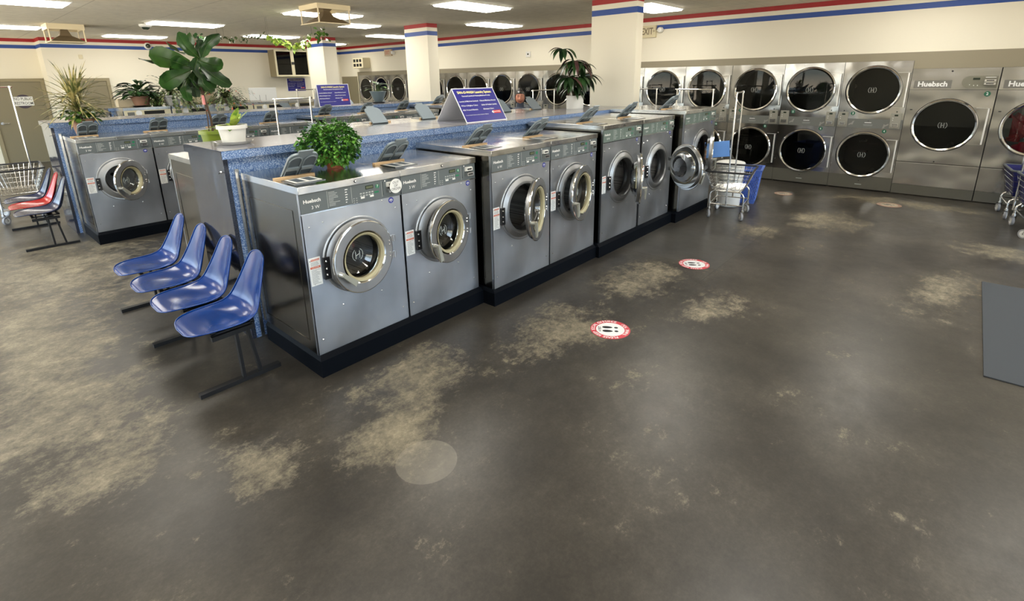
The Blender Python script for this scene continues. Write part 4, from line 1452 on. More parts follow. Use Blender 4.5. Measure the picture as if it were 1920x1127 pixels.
def make_cart(label, loc, rz, wd=.41, ln=.56, zb=.40, zr=.645, flare=.07, pole=1.64, poles=True, polex=0.0, wheel=None, liner=None, leg_in=0.0, tilt=0.0, bumper=None):
    # x: width, y: length; origin at floor centre
    t = thing('laundry_cart', label, 'laundry cart', loc, rz, 'wire laundry carts')
    hw, hl = wd / 2, ln / 2; bt = bumper or M_RUBBER
    fr = MB()
    for sy in (-1, 1):      # bent tube end frames
        y = sy * hl * .92
        pts = [(-hw, y, .13), (-hw, y, zb - .08), (-hw + .015, y, zb - .045), (-hw + .05, y, zb - .02), (hw - .05, y, zb - .02), (hw - .015, y, zb - .045), (hw, y, zb - .08), (hw, y, .13)]
        fr.tube(pts, .0115, M_WIRE, 10)
        fr.tube([(-hw, y, .20), (hw, y, .20)], .008, M_WIRE, 8)
    for sx in (-1, 1):
        fr.tube([(sx * hw, -hl * .92, .20), (sx * hw, hl * .92, .20)], .008, M_WIRE, 8)
        fr.tube([(sx * hw * .7, -hl, zb - .02), (sx * hw * .7, hl, zb - .02)], .009, M_WIRE, 8)
    part('frame', fr, t)
    bk = MB(); b0, b1 = (hw - .02, hl - .02), (hw + flare, hl + flare)

    def rect(f, z, r, mt=M_WIRE):
        x = b0[0] + (b1[0] - b0[0]) * f; y = b0[1] + (b1[1] - b0[1]) * f
        bk.tube([(-x, -y, z), (x, -y, z), (x, y, z), (-x, y, z)], r, mt, 6, closed=True)
    for i in range(5):
        f = i / 5; rect(f, zb + (zr - zb) * f, .0032)
    nx, ny = 8, 11
    for i in range(nx + 1):
        f = -1 + 2 * i / nx
        for sy in (-1, 1):
            bk.tube([(b0[0] * f, sy * b0[1], zb), (b1[0] * f, sy * b1[1], zr)], .0024, M_WIRE, 5, False)
        bk.tube([(b0[0] * f, -b0[1], zb), (b0[0] * f, b0[1], zb)], .0028, M_WIRE, 5, False)
    for i in range(ny + 1):
        f = -1 + 2 * i / ny
        for sx in (-1, 1):
            bk.tube([(sx * b0[0], b0[1] * f, zb), (sx * b1[0], b1[1] * f, zr)], .0024, M_WIRE, 5, False)
        bk.tube([(-b0[0], b0[1] * f, zb), (b0[0], b0[1] * f, zb)], .0028, M_WIRE, 5, False)
    part('wire_basket', bk, t)
    rm = MB(); x, y = b1
    q = .03
    rm.tube([(-x + q, -y, zr), (x - q, -y, zr), (x, -y + q, zr), (x, y - q, zr), (x - q, y, zr), (-x + q, y, zr), (-x, y - q, zr), (-x, -y + q, zr)], .0125, bt, 8, closed=True)
    part('bumper_rim', rm, t)
    if poles:
        for sy in (-1, 1):
            mb = MB(); mb.tube([(polex, sy * (hl - .01), .19), (polex, sy * (hl - .01), pole)], .0105, M_WIRE, 10)
            part('pole', mb, t)
        mb = MB(); mb.tube([(polex, -hl - .02, pole), (polex, hl + .02, pole)], .011, M_WIRE, 10)
        for sy in (-1, 1):
            mb.lathe([(.001, .015), (.016, .012), (.018, -.012), (.001, -.015)], (polex, sy * (hl - .01), pole), (0, 0, 1), M_WIRE, 12)
        part('hanging_bar', mb, t)
    rr = random.Random(int(abs(loc[0]) * 100))
    for sx in (-1, 1):
        for sy in (-1, 1):
            cf, cw = MB(), MB()
            caster(cf, cw, (sx * hw, sy * hl * .92, .135), rr.uniform(-.7, .9) + PI / 2, wheel or M_WHITE)
            c = part('caster', cf, t); part('wheel', cw, c)
    if liner:
        lb = MB(); x0, y0, x1, y1 = b0[0] - .01, b0[1] - .01, b1[0] - .018, b1[1] - .018
        n = 6; vs = []; fs = []
        for k in range(n + 1):
            f = k / n; x = x0 + (x1 - x0) * f; y = y0 + (y1 - y0) * f; z = zb + .012 + (zr - zb - .01) * f
            vs += [(-x, -y, z), (x, -y, z), (x, y, z), (-x, y, z)]
        for k in range(n):
            for j in range(4):
                fs.append((k * 4 + j, k * 4 + (j + 1) % 4, k * 4 + 4 + (j + 1) % 4, k * 4 + 4 + j))
        fs.append((0, 1, 2, 3))
        lb.add(vs, fs, liner); o = part('liner', lb, t); md = o.modifiers.new('t', 'SOLIDIFY'); md.thickness = .004
    return t


cart = make_cart('chrome wire laundry cart with black rim standing by the last washer', (-2.255, 7.03, 0), .17, ln=.56)
mb = MB(); mb.box(-.16, -.012, -.105, .15, .012, .105, M_BOARD)
b = part('foam_board', mb, None, (-2.44, 6.93, .90), .25, bev=.004)
b.rotation_euler = (0, -.09, .55)
tag(b, 'small light blue foam board tied to the pole of the wire cart', 'board')
# things behind the cart: white bucket and blue basket
mb = MB(); mb.lathe([(.001, .002), (.15, .0), (.17, .02), (.19, .60), (.196, .60), (.196, .635), (.186, .645), (.12, .662), (.001, .668)], (0, 0, 0), (0, 0, 1), M_POTW, 40)
bk = part('bucket', mb, None, (-2.46, 7.58, 0))
tag(bk, 'tall white lidded bucket behind the wire cart', 'bucket')
hb = MB(); hb.tube([(.19 * math.cos(a), .19 * math.sin(a), .50 - .10 * math.sin(a / 1.0 + PI)) for a in [PI + PI * i / 12 for i in range(13)]], .005, M_SATIN, 6); part('handle', hb, bk)


def laundry_basket(label, loc, rz):
    t = thing('laundry_basket', label, 'basket', loc, rz)
    mb = MB(); h = .50; w0, l0, w1, l1 = .125, .17, .175, .235; cols, rows = 9, 7
    def P(side, f, g_):
        x = w0 + (w1 - w0) * g_; y = l0 + (l1 - l0) * g_; z = .02 + h * g_
        return {0: (x * (2 * f - 1), -y, z), 1: (x, y * (2 * f - 1), z), 2: (-x * (2 * f - 1), y, z), 3: (-x, -y * (2 * f - 1), z)}[side]
    for sd in range(4):
        for i in range(-rows, cols + 1):     # diagonal lattice
            for sgn in (1, -1):
                pts = []
                for k in range(rows + 1):
                    f = (i + k) / cols; g_ = .06 + .78 * k / rows
                    if sgn < 0:
                        f = 1 - f
                    if 0 <= f <= 1:
                        pts.append(P(sd, f, g_))
                if len(pts) > 1:
                    mb.tube(pts, .006, M_BLUEPL, 4, False)
    def band(z0, z1, e):
        vs = []
        for g_ in (z0, z1):
            x = w0 + (w1 - w0) * g_ + e; y = l0 + (l1 - l0) * g_ + e; z = .02 + h * g_
            vs += [(-x, -y, z), (x, -y, z), (x, y, z), (-x, y, z)]
        for g_ in (z0, z1):
            x = w0 + (w1 - w0) * g_ - .006; y = l0 + (l1 - l0) * g_ - .006; z = .02 + h * g_
            vs += [(-x, -y, z), (x, -y, z), (x, y, z), (-x, y, z)]
        fs = []
        for j in range(4):
            k = (j + 1) % 4
            fs += [(j, k, k + 4, j + 4), (j + 8, j + 12, k + 12, k + 8), (j + 4, k + 4, k + 12, j + 12), (j, j + 8, k + 8, k)]
        mb.add(vs, fs, M_BLUEPL)
    band(0, .08, .004); band(.82, .97, .004); band(.95, 1.0, .024)
    mb.box(-w0, -l0, .0, w0, l0, .02, M_BLUEPL)
    part('body', mb, t)
    for sy in (-1, 1):
        hm = MB(); hm.box(-.06, sy * (l1 + .0) - .006, .47, .06, sy * (l1 + .0) + .006, .49, M_GAP); part('handle_slot', hm, t)
    return t


laundry_basket('deep blue plastic lattice laundry basket on the floor behind the wire cart', (-2.33, 8.02, .0), .2)

make_cart('wire cart with navy liner at the right edge, nearer of the two', (.93, 8.36, 0), .14, wd=.50, ln=.72, zb=.30, zr=.66, flare=.05, pole=1.85, polex=-.27, wheel=M_WPLASTIC, liner=M_NAVYBAG, bumper=mat('grey_bumper', srgb(90, 96, 98), .5))
make_cart('wire cart with navy liner at the right edge, farther from the viewer', (.80, 9.22, 0), .10, wd=.50, ln=.55, zb=.30, zr=.64, flare=.04, pole=1.78, polex=-.12, wheel=M_WPLASTIC, liner=M_NAVYBAG, bumper=mat('grey_bumper', (0, 0, 0)))
make_cart('large chrome wire cart at the left edge behind the short bench', (-10.15, .645, 0), -.06, wd=.72, ln=.46, zb=.42, zr=.75, flare=.10, pole=1.86, polex=-.42, wheel=M_WPLASTIC)
make_cart('wire cart in the first aisle, its chrome hanging bar above the counter', (-6.35, 3.07, 0), PI / 2 + PI / 2, wd=.41, ln=.47, pole=1.665)
make_cart('wire cart beyond the middle counter with a thin dark hanging bar', (-10.55, 5.4, 0), 0, wd=.41, ln=.40, pole=1.70)
make_cart('wire cart in the aisle right of the smiling person', (-5.95, 7.65, 0), 0, wd=.41, ln=.66, pole=1.64)
make_cart('wire cart before the back dryers, bar left of the tallest washer', (-4.38, 8.55, 0), PI / 2, wd=.41, ln=.48, pole=1.64)
make_cart('wire cart before the back dryers, bar right above the tallest washer', (-3.50, 8.62, 0), PI / 2, wd=.41, ln=.64, pole=1.63)


# ------------------------------------------------------------------ blue counter signs
def sign_face(mb, org, u, v, W, H):
    org, u, v = Vector(org), Vector(u).normalized(), Vector(v).normalized(); n = u.cross(v)
    P = lambda a, b, e=.0015: org + u * (a * W) + v * (b * H) + n * e
    mb.add([P(.015, .02, .001), P(.985, .02, .001), P(.985, .98, .001), P(.015, .98, .001)], [(0, 1, 2, 3)], M_SIGNB)
    T = lambda s, a, b, z, mt, al='LEFT', bo=.014: mb.text(s, z * H, P(a, b, .0026), u, v, mt, al, bo, .92)
    T('SAN-O-WASH Laundry System', .5, .87, .100, M_YELLOW, 'CENTER', .02)
    T('Ozonated Laundry & Washing Machines Provide', .5, .765, .055, M_SIGNW, 'CENTER')
    for i, (a, b) in enumerate((('-Laundry & Machines Sanitized', '-Cleaned Machines Around'), ('-Whiter & Brighter Colors', '-Softer & Fresher Laundry'), ('-Kills Viruses & Bacteria', '-Eliminates Odors'))):
        T(a, .035, .61 - i * .125, .058, M_SIGNW); T(b, .52, .61 - i * .125, .058, M_SIGNW)
    T('You are Using the Cleanest Laundry in Southern California', .05, .21, .036, M_SIGNW, 'LEFT', 0)
    for dx in (0, .012, .024):
        mb.add([P(.70 + dx, .26, .0018), P(.73 + dx, .22, .0018), P(.73 + dx, .30, .0018)], [(0, 1, 2)], M_SIGNW)
    mb.add([P(.745, .215, .0018), P(.93, .215, .0018), P(.93, .305, .0018), P(.745, .305, .0018)], [(0, 1, 2, 3)], M_RED)
    T('San-O-Wash', .755, .262, .05, M_SIGNW)


def tent_sign(label, loc, rz, W, H, spread, top):
    # faces +x local; ridge along y
    t = thing('counter_sign', label, 'sign', loc, rz, 'blue laundry system signs')
    hs = spread / 2
    mb = MB(); th = .005
    a = Vector((hs, -W / 2, 0)); b = Vector((top, -W / 2, H))
    v = b - a; u = Vector((0, 1, 0)); n = u.cross(v).normalized()
    mb.hexa([a - n * th, a, a + u * W, a + u * W - n * th, b - n * th, b, b + u * W, b + u * W - n * th], M_SIGNW)
    sign_face(mb, a, u, v, W, v.length)
    part('front_panel', mb, t)
    mb = MB(); c = Vector((-hs, -W / 2, 0)); b2 = b - n * th
    v2 = b2 - c
    n2 = Vector((v2.z, 0, -v2.x)).normalized()
    mb.hexa([c, c + n2 * th, c + n2 * th + u * W, c + u * W, b2, b2 + n2 * th, b2 + n2 * th + u * W, b2 + u * W], M_SIGNW)
    part('back_panel', mb, t)
    return t


tent_sign('folded blue and white tent sign on the nearest bulkhead counter', (-4.115, 4.00, 1.424), -.04, .60, .345, .50, .02)
tent_sign('blue laundry system sign on the middle counter in front of the column', (-8.80, 5.00, 1.424), 0, .635, .385, .20, .05)
# wall poster
mb = MB(); mb.box(0, 0, 0, .012, .62, .41, M_SIGNW); sign_face(mb, (.0125, 0, 0), (0, 1, 0), (0, 0, 1), .62, .41)
tag(part('wall_poster', mb, None, (XL + .001, 7.96, 1.56)), 'dark blue laundry system poster on the left wall under the glass cabinet', 'poster', 'blue laundry system signs')

# ------------------------------------------------------------------ wall and ceiling fittings
t = thing('glass_cabinet', 'wall cabinet with sliding glass doors under the hanging vine', 'cabinet', (XL, 7.47, 2.02))
mb = MB(); mb.box(.001, 0, .02, .42, .02, .78, M_TAUPEF); mb.box(.001, 1.08, .02, .42, 1.10, .78, M_TAUPEF); mb.box(.001, 0, 0, .42, 1.10, .02, M_TAUPEF); mb.box(.001, 0, .78, .42, 1.10, .80, M_TAUPEF); mb.box(.001, .02, .02, .015, 1.08, .78, M_BLACK)
mb.box(.02, .02, .38, .30, 1.08, .39, M_DARKSTEEL); part('body', mb, t)
for a in (0, .55):
    mb = MB(); f = M_CREAMT
    for q in ((a, .05, a + .05, .75), (a + .50, .05, a + .55, .75), (a, 0, a + .55, .05), (a, .75, a + .55, .80)):
        mb.box(.42, q[0], q[1], .445, q[2], q[3], f)
    d = part('door', mb, t); mb = MB(); mb.box(.428, a + .05, .05, .432, a + .50, .75, M_DGLASS); part('glass', mb, d)
mb = MB(); mb.box(.445, .51, .36, .465, .59, .44, M_BLACK); part('lock', mb, t)
mb = MB(); mb.lathe([(.001, 0), (.055, 0), (.065, .18), (.001, .18)], (0, 0, 0), (0, 0, 1), mat('tub_lilac', srgb(110, 108, 150), .5), 20)
tag(part('tub', mb, None, (XL + .22, 7.68, 2.041)), 'lilac tub inside the glass wall cabinet', 'tub')
mb = MB(); mb.tube([(0, 0, 0), (.0, .06, .26)], .012, M_WPLASTIC, 8); mb.lathe([(.001, .0), (.03, .0), (.03, .03), (.001, .03)], (0, .06, .26), (0, 0, 1), M_WPLASTIC, 14)
tag(part('spray_wand', mb, None, (XL + .24, 7.84, 2.041)), 'white wand leaning inside the glass wall cabinet', 'wand')


def exit_sign(label, loc, w, h, plate, letters, glow=False, txt='EXIT'):
    t = thing('exit_sign', label, 'exit sign', loc, 0)
    mb = MB(); mb.box(0, -.05, 0, w, 0, h, plate); mb.box(.004, -.052, .004, w - .004, -.05, h - .004, plate); part('housing', mb, t, bev=.004)
    mb = MB(); mb.text(txt, h * .78, (w * .45, -.0535, h * .5), (1, 0, 0), (0, 0, 1), letters, 'CENTER', .02, sx=.72); mb.text('>', h * .35, (w * .88, -.0535, h * .5), (1, 0, 0), (0, 0, 1), letters, 'CENTER', .01)
    part('lettering', mb, t)
    return t


e1 = exit_sign('cream EXIT sign beside the right column', (-5.24, YB, 2.60), .335, .225, mat('exit_plate', srgb(214, 204, 170), .4), mat('exit_letters', srgb(120, 106, 84), .5))
mb = MB(); mb.box(.345, -.05, .10, .40, 0, .13, M_CREAMT); mb.lathe([(.001, .08), (.045, .07), (.055, .02), (.055, 0)], (.43, -.02, .13), (0, -1, 0), M_POTW, 20); part('lamp_head', mb, e1)
e2 = exit_sign('small reddish EXIT sign left of the centre column', (-14.02, YB, 2.585), .36, .19, mat('exit_plate2', srgb(190, 170, 140), .4), mat('exit_red', srgb(190, 96, 70), .5))
mb = MB(); mb.lathe([(.001, .09), (.05, .08), (.06, .02), (.06, 0)], (.46, -.02, .09), (0, -1, 0), M_POTW, 20); part('lamp_head', mb, e2)
mb = MB(); mb.box(0, -.03, 0, .14, 0, .125, M_WPLASTIC); mb.box(.045, -.032, .05, .09, -.03, .085, M_LCD)
tag(part('thermostat', mb, None, (-8.27, YB, 2.345)), 'small square thermostat on the back wall above the dryers', 'thermostat')
t = thing('brochure_rack', 'white wall unit with six black openings left of the centre column', 'wall unit', (-15.5, YB, 2.25))
mb = MB(); mb.box(0, -.28, 0, .60, 0, .32, M_CREAMT); part('body', mb, t, bev=.01)
mb = MB()
for r in range(2):
    for c in range(3):
        mb.box(.06 + c * .17, -.285, .05 + r * .14, .18 + c * .17, -.278, .14 + r * .14, M_GAP)
part('openings', mb, t)


def round_cam(label, loc, ax, s=1.0):
    t = thing('security_camera', label, 'camera', loc, 0, 'round security cameras')
    mb = MB(); mb.lathe([(.085 * s, 0), (.085 * s, .03), (.07 * s, .05), (.05 * s, .055)], (0, 0, 0), ax, M_WPLASTIC, 24); part('housing', mb, t)
    mb = MB(); mb.lathe([(.058 * s, .05), (.05 * s, .075), (.03 * s, .095), (.001, .10)], (0, 0, 0), ax, M_LCD, 20); part('lens', mb, t)
    return t


round_cam('white turret camera on the left wall stripe behind the fig leaves', (XL, 4.30, 2.84), (1, 0, 0))
round_cam('white turret camera on the wall stripe by the back left corner', (XL + .12, 9.6, 2.86), (.7, -.7, 0))
round_cam('white dome camera under the ceiling above the peace lily', (-12.17, 3.16, ZC), (0, 0, -1), 1.25)
mb = MB(); mb.box(0, -.04, -.05, .02, .04, .05, M_CREAMT); tag(part('sensor', mb, None, (XL, 2.84, 2.54), bev=.006), 'tiny square sensor high on the left wall above the second door', 'sensor')
# no public restroom sign on the first door
t = thing('restroom_sign', 'white NO PUBLIC RESTROOM sign over a dark round plaque on the door', 'sign', (XM + .021, 1.66, 1.50))
mb = MB(); mb.disc((0, 0, 0), (1, 0, 0), .165, mat('plaque', srgb(60, 50, 66), .4), 28, .006); part('plaque', mb, t)
mb = MB(); mb.box(.006, -.19, -.10, .012, .175, .115, M_WHITE)
mb.text('NO PUBLIC', .098, (.013, -.005, .06), (0, 1, -.03), (0, 0, 1), M_BLACK, 'CENTER', .004, sx=.66); mb.text('RESTROOM', .098, (.013, -.005, -.045), (0, 1, -.03), (0, 0, 1), M_BLACK, 'CENTER', .004, sx=.66)
part('plate', mb, t)


def air_diffuser(label, x0, y0, s, zf=.07, zd=.26):
    t = thing('air_diffuser', label, 'air vent', (x0, y0, ZC), 0, 'square cream air diffusers under the ceiling')
    mb = MB()
    for a in ((0, 0, s, .03), (0, s - .03, s, s), (0, .03, .03, s - .03), (s - .03, .03, s, s - .03)):
        mb.box(a[0], a[1], -zf, a[2], a[3], 0, M_DIFF)
    part('frame', mb, t)
    for px, py in ((.02, .02), (s - .02, .02), (.02, s - .02), (s - .02, s - .02)):
        mb = MB(); mb.tube([(px, py, -zf), (px, py, -zd)], .012, M_DIFF, 8); part('post', mb, t)
    mb = MB(); mb.box(0, 0, -zd - .012, s, s, -zd, M_DIFF); part('plate', mb, t)
    mb = MB(); c = s / 2; n = 8
    prof = [(s / 2 - .01, -zd), (.19, -zd + .05), (.09, -zd + .11), (.05, -.08), (.09, -.03), (.2, -.005)]
    vs = []
    for r, z in prof:
        vs += [(c - r, c - r, z), (c + r, c - r, z), (c + r, c + r, z), (c - r, c + r, z)]
    fs = [(k * 4 + j, k * 4 + (j + 1) % 4, k * 4 + 4 + (j + 1) % 4, k * 4 + 4 + j) for k in range(len(prof) - 1) for j in range(4)]
    mb.add(vs, fs, M_MESH); part('deflector', mb, t)
    return t


air_diffuser('nearer hanging air diffuser in front of the overlapping ceiling lights', -7.95, 4.12, .55)
air_diffuser('farther hanging air diffuser above the left wall doors', -13.45, 1.80, .55, .10, .31)

# ------------------------------------------------------------------ floor markings and mat
def floor_sticker(label, x, y, r, rot, faded=False):
    t = thing('floor_sticker', label, 'sticker', (x, y, .0), rot, 'round red and white distancing stickers')
    red = M_RED if not faded else mat('faded_red', srgb(164, 128, 112), .6); wht = M_WHITE if not faded else mat('faded_white', srgb(176, 164, 144), .6)
    red = mat('sticker_red', srgb(205, 64, 76), .45) if not faded else red
    mb = MB(); mb.lathe([(r * .72, .0016), (r, .0016), (r, 0)], (0, 0, 0), (0, 0, 1), red, 40, False)
    mb.lathe([(.001, .0017), (r * .72, .0017)], (0, 0, 0), (0, 0, 1), wht, 40, False)

    def arc(s, a0, a1, inward=True):
        n = len(s)
        for i, ch in enumerate(s):
            if ch == ' ':
                continue
            a = a0 + (a1 - a0) * (i / (n - 1))
            o = Vector((math.cos(a), math.sin(a), 0))
            v = o if inward else -o
            u = Vector((v.y, -v.x, 0))
            mb.text(ch, r * .24, o * r * .86 + Vector((0, 0, .0024)), u, v, wht, 'CENTER', .02)
    arc('PLEASE KEEP SOCIAL DISTANCE', math.radians(200), math.radians(-20) )
    arc('THANK YOU', math.radians(233), math.radians(307), False)
    part('disc', mb, t)
    mb = MB()
    for s in (-1, 1):
        out = [(s * .2 + .12 * math.cos(a) * (1 + .2 * math.sin(a)), .14 + .26 * math.sin(a)) for a in [2 * PI * i / 20 for i in range(20)]]
        mb.add([(x_ * r, y_ * r, .0023) for x_, y_ in out], [tuple(range(20))], M_BLACK)
        hl = [(s * .19 + .085 * math.cos(a), -.30 + .10 * math.sin(a)) for a in [2 * PI * i / 14 for i in range(14)]]
        mb.add([(x_ * r, y_ * r, .0023) for x_, y_ in hl], [tuple(range(14))], M_BLACK)
    mb.text('6 FEET', r * .19, (0, r * .53, .0024), (1, 0, 0), (0, 1, 0), M_BLACK, 'CENTER', .02)
    part('footprints', mb, t)
    return t


floor_sticker('round red and white footprint sticker nearest the viewer on the floor', -1.78, 3.12, .150, 2.15)
floor_sticker('round footprint sticker farther along the washers, past a dark stain', -1.848, 4.885, .150, 2.15)
floor_sticker('faded footprint sticker on the floor in front of dryers 4 and 2', -.64, 8.99, .150, 1.2, True)
floor_sticker('small faded footprint sticker beside the blue laundry basket', -2.02, 8.88, .130, 1.2, True)
mb = MB(); mb.box(.35, 4.08, 0, 2.1, 6.07, .008, M_MAT); o = part('floor_mat', mb, bev=.003); tag(o, 'grey entrance mat cut by the right edge of the picture', 'mat')

# ------------------------------------------------------------------ plants
UPV = Vector((0, 0, 1))


def leaf(mb, base, d, ln, wd, mt, droop=.4, fold=.25, seg=5, roll=0.0, shape='oval', side=None):
    # leaf from base along d, bending down by droop, slightly folded on the midrib
    d = Vector(d).normalized(); base = Vector(base)
    s = side or d.cross(UPV)
    if s.length < .05:
        s = Vector((1, 0, 0))
    s.normalize()
    if roll:
        s = Matrix.Rotation(roll, 3, d) @ s
    p = base.copy(); cur = d.copy(); st = ln / seg
    prof = {'oval': lambda t: math.sin(PI * min(1, t * 1.02 + .02)) ** .75, 'fig': lambda t: (.42 + .62 * t) * math.sin(PI * min(1, t)) ** .5 if t < 1 else .05,
            'strap': lambda t: min(1, .55 + t * 2) * (1 - t ** 3) ** .8 if t < 1 else 0, 'lance': lambda t: math.sin(PI * min(1, t ** .8)) ** .9}[shape]
    vs = []; fs = []
    for i in range(seg + 1):
        t = i / seg; w_ = wd / 2 * max(prof(t), .03)
        up = s.cross(cur).normalized()
        vs += [p - s * w_ + up * w_ * fold, p.copy(), p + s * w_ + up * w_ * fold]
        if i < seg:
            cur = (cur - UPV * (droop / seg)).normalized(); p = p + cur * st
    for i in range(seg):
        a = i * 3
        fs += [(a, a + 1, a + 4, a + 3), (a + 1, a + 2, a + 5, a + 4)]
    mb.add(vs, fs, mt, True)
    return p


def dirv(az, el):
    return Vector((math.cos(az) * math.cos(el), math.sin(az) * math.cos(el), math.sin(el)))


def pot(t, h, r0, r1, mt, z=0.0, square=False, saucer=None, soil=True, lip=.012):
    mb = MB(); seg = 4 if square else 40
    k = 1.35 if square else 1
    if square:
        vs = []
        pr_ = [(r0, 0), (r1 - .006, h - .035), (r1 + lip, h - .03), (r1 + lip, h), (r1 - .008, h), (r1 - .012, h - .02)]
        for r, zz in pr_:
            vs += [(-r, -r, zz + z), (r, -r, zz + z), (r, r, zz + z), (-r, r, zz + z)]
        fs = [(q * 4 + j, q * 4 + (j + 1) % 4, q * 4 + 4 + (j + 1) % 4, q * 4 + 4 + j) for q in range(len(pr_) - 1) for j in range(4)] + [(3, 2, 1, 0)]
        mb.add(vs, fs, mt)
    else:
        mb.lathe([(.001, 0), (r0, 0), (r1 - .004, h - .03), (r1 + lip, h - .028), (r1 + lip, h), (r1 - .006, h), (r1 - .01, h - .025)], (0, 0, z), UPV, mt, 40)
    part('pot', mb, t, bev=.003 if square else 0)
    mb = MB()
    if square:
        mb.box(-r1 + .01, -r1 + .01, z + h - .03, r1 - .01, r1 - .01, z + h - .02, M_SOIL)
    else:
        mb.lathe([(.001, h - .018), (r1 - .008, h - .022)], (0, 0, z), UPV, M_SOIL, 24)
    part('soil', mb, t)
    if saucer:
        mb = MB(); sr, sm = saucer
        mb.lathe([(.001, 0), (sr * .8, 0), (sr, .022), (sr + .004, .022), (sr * .8, -.0005), (.001, -.0005)], (0, 0, .001), UPV, sm, 36); part('saucer', mb, t)


G = 'potted plants on the counters and washers'
# basil bush on the first washer
t = thing('basil_plant', 'bushy bright green basil in a clay pot on the first two washers', 'plant', (-3.38, 1.885, 1.266), 0, G)
pot(t, .10, .055, .072, M_POTR, 0)
mb = MB(); sm = MB(); rr = random.Random(21)
for i in range(3000):
    az = rr.uniform(0, 2 * PI); el = math.asin(rr.uniform(-.97, 1)); rad = rr.uniform(.72, 1.02)
    bu = 1 + .14 * math.sin(3 * az + 1) + .08 * math.sin(7 * az + el * 5)
    c = Vector((math.cos(az) * math.cos(el) * .165 * bu * rad, math.sin(az) * math.cos(el) * .215 * bu * rad, .165 + math.sin(el) * .145 * rad * bu))
    if c.z < .03:
        continue
    n = (c - Vector((0, 0, .14))).normalized() + Vector((rr.uniform(-1.1, 1.1), rr.uniform(-1.1, 1.1), rr.uniform(-.8, 1.0)))
    leaf(mb, c, n, rr.uniform(.020, .036), rr.uniform(.018, .028), L_BASIL, rr.uniform(.3, 1.2), .3, 3, rr.uniform(-.6, .6))
for i in range(34):
    az = rr.uniform(0, 2 * PI); el = rr.uniform(.1, 1.4)
    e_ = Vector((math.cos(az) * math.cos(el) * .16, math.sin(az) * math.cos(el) * .20, .15 + math.sin(el) * .15))
    sm.tube([Vector((rr.uniform(-.03, .03), rr.uniform(-.03, .03), .09)), e_ * .6 + Vector((0, 0, .07)), e_], .0022, M_STEMG, 5)
for i in range(16):       # flower spikes above the crown and trailing ones at the left
    az = rr.uniform(0, 2 * PI)
    b0_ = Vector((math.cos(az) * .07, math.sin(az) * .10, .27)); hh = rr.uniform(.05, .10)
    if i >= 11:
        b0_ = Vector((.02, -.20, .12)); az = -1.57 + rr.uniform(-.7, .5); hh = rr.uniform(.02, .07)
    tip = b0_ + Vector((math.cos(az) * .06, math.sin(az) * .09, hh))
    sm.tube([b0_, tip], .0018, M_STEMG, 5)
    for q in range(7):
        leaf(mb, b0_.lerp(tip, .3 + .7 * q / 7), dirv(rr.uniform(0, 6.28), .4), .018, .012, L_BASIL, .4, .2, 2)
part('foliage', mb, t); part('stems', sm, t)

# small pothos in a white pot on the nearest counter
t = thing('potted_pothos', 'small variegated pothos in a white pot with clear saucer on the nearest counter', 'plant', (-4.13, 1.50, 1.424), 0, G)
pot(t, .135, .078, .098, M_POTW, .006, saucer=(.135, M_CLEAR), lip=.008)
mb = MB(); rr = random.Random(5)
for az, el, ln, wd in ((-2.2, .25, .15, .085), (-1.2, .5, .11, .06), (.3, 1.2, .17, .07), (1.2, 1.0, .18, .06), (2.2, .9, .15, .06), (-.5, .1, .10, .05), (1.4, .2, .13, .05), (2.9, .5, .11, .06), (0, .75, .15, .07)):
    leaf(mb, (math.cos(az) * .02, math.sin(az) * .02, .12), dirv(az, el), ln, wd, L_POTHOS, .5, .3, 5)
part('foliage', mb, t)

# fiddle leaf fig standing on a washer facing away
t = thing('fiddle_leaf_fig', 'tallest plant, a fiddle leaf fig with huge dark leaves in a lime pot', 'plant', (-4.92, 1.628, 1.266), 0, G)
FK = .781
FM = Matrix(((FK, 0, 0, 0), (0, FK, 0, 0), (0, 0, FK, 1.87 * (1 - FK) - 1.266), (0, 0, 0, 1)))
FS = 1.0
fb = MB()
leaves = [((2.063, 2.111), (1.896, 2.372), .20, 0, L_FIG, 0), ((2.063, 2.111), (2.267, 2.391), .21, -.05, L_FIG, .1), ((2.044, 2.121), (2.057, 2.38), .14, .10, L_FIGL, 0),
          ((1.975, 2.077), (1.644, 2.160), .27, .06, L_FIGL, .2), ((1.946, 2.082), (1.563, 2.094), .05, .10, L_DARK, 1.2), ((1.987, 2.023), (1.763, 2.106), .18, -.05, L_FIG, -.3),
          ((1.955, 2.001), (1.645, 1.850), .22, -.02, L_FIG, .2), ((2.029, 2.121), (1.941, 1.902), .23, -.14, L_DARK, 0), ((2.063, 2.100), (2.250, 2.030), .21, -.10, L_FIG, 0),
          ((2.047, 2.078), (2.310, 1.820), .20, -.04, L_DARK, 0), ((1.988, 1.968), (1.849, 1.805), .17, .06, L_DARK, 0), ((2.04, 1.968), (2.093, 1.760), .20, -.06, L_DARK, 0),
          ((1.906, 1.92), (1.893, 1.690), .15, .02, L_FIG, .2), ((2.01, 1.912), (2.001, 1.734), .17, .07, L_DARK, 0), ((2.05, 2.05), (2.16, 1.90), .19, .10, L_FIG, 0), ((2.03, 2.14), (1.84, 2.27), .10, .13, L_FIG, .6),
          ((2.05, 2.13), (2.16, 2.30), .20, .08, L_DARK, .2), ((2.0, 2.08), (1.80, 1.98), .22, .06, L_DARK, -.2), ((2.03, 2.0), (2.17, 1.80), .24, .04, L_FIG, .2), ((1.99, 1.99), (1.93, 1.80), .22, -.10, L_FIG, -.2), ((2.0, 2.0), (2.04, 1.84), .24, .10, L_DARK, .1), ((2.04, 2.05), (2.26, 1.92), .22, .08, L_FIG, -.3)]
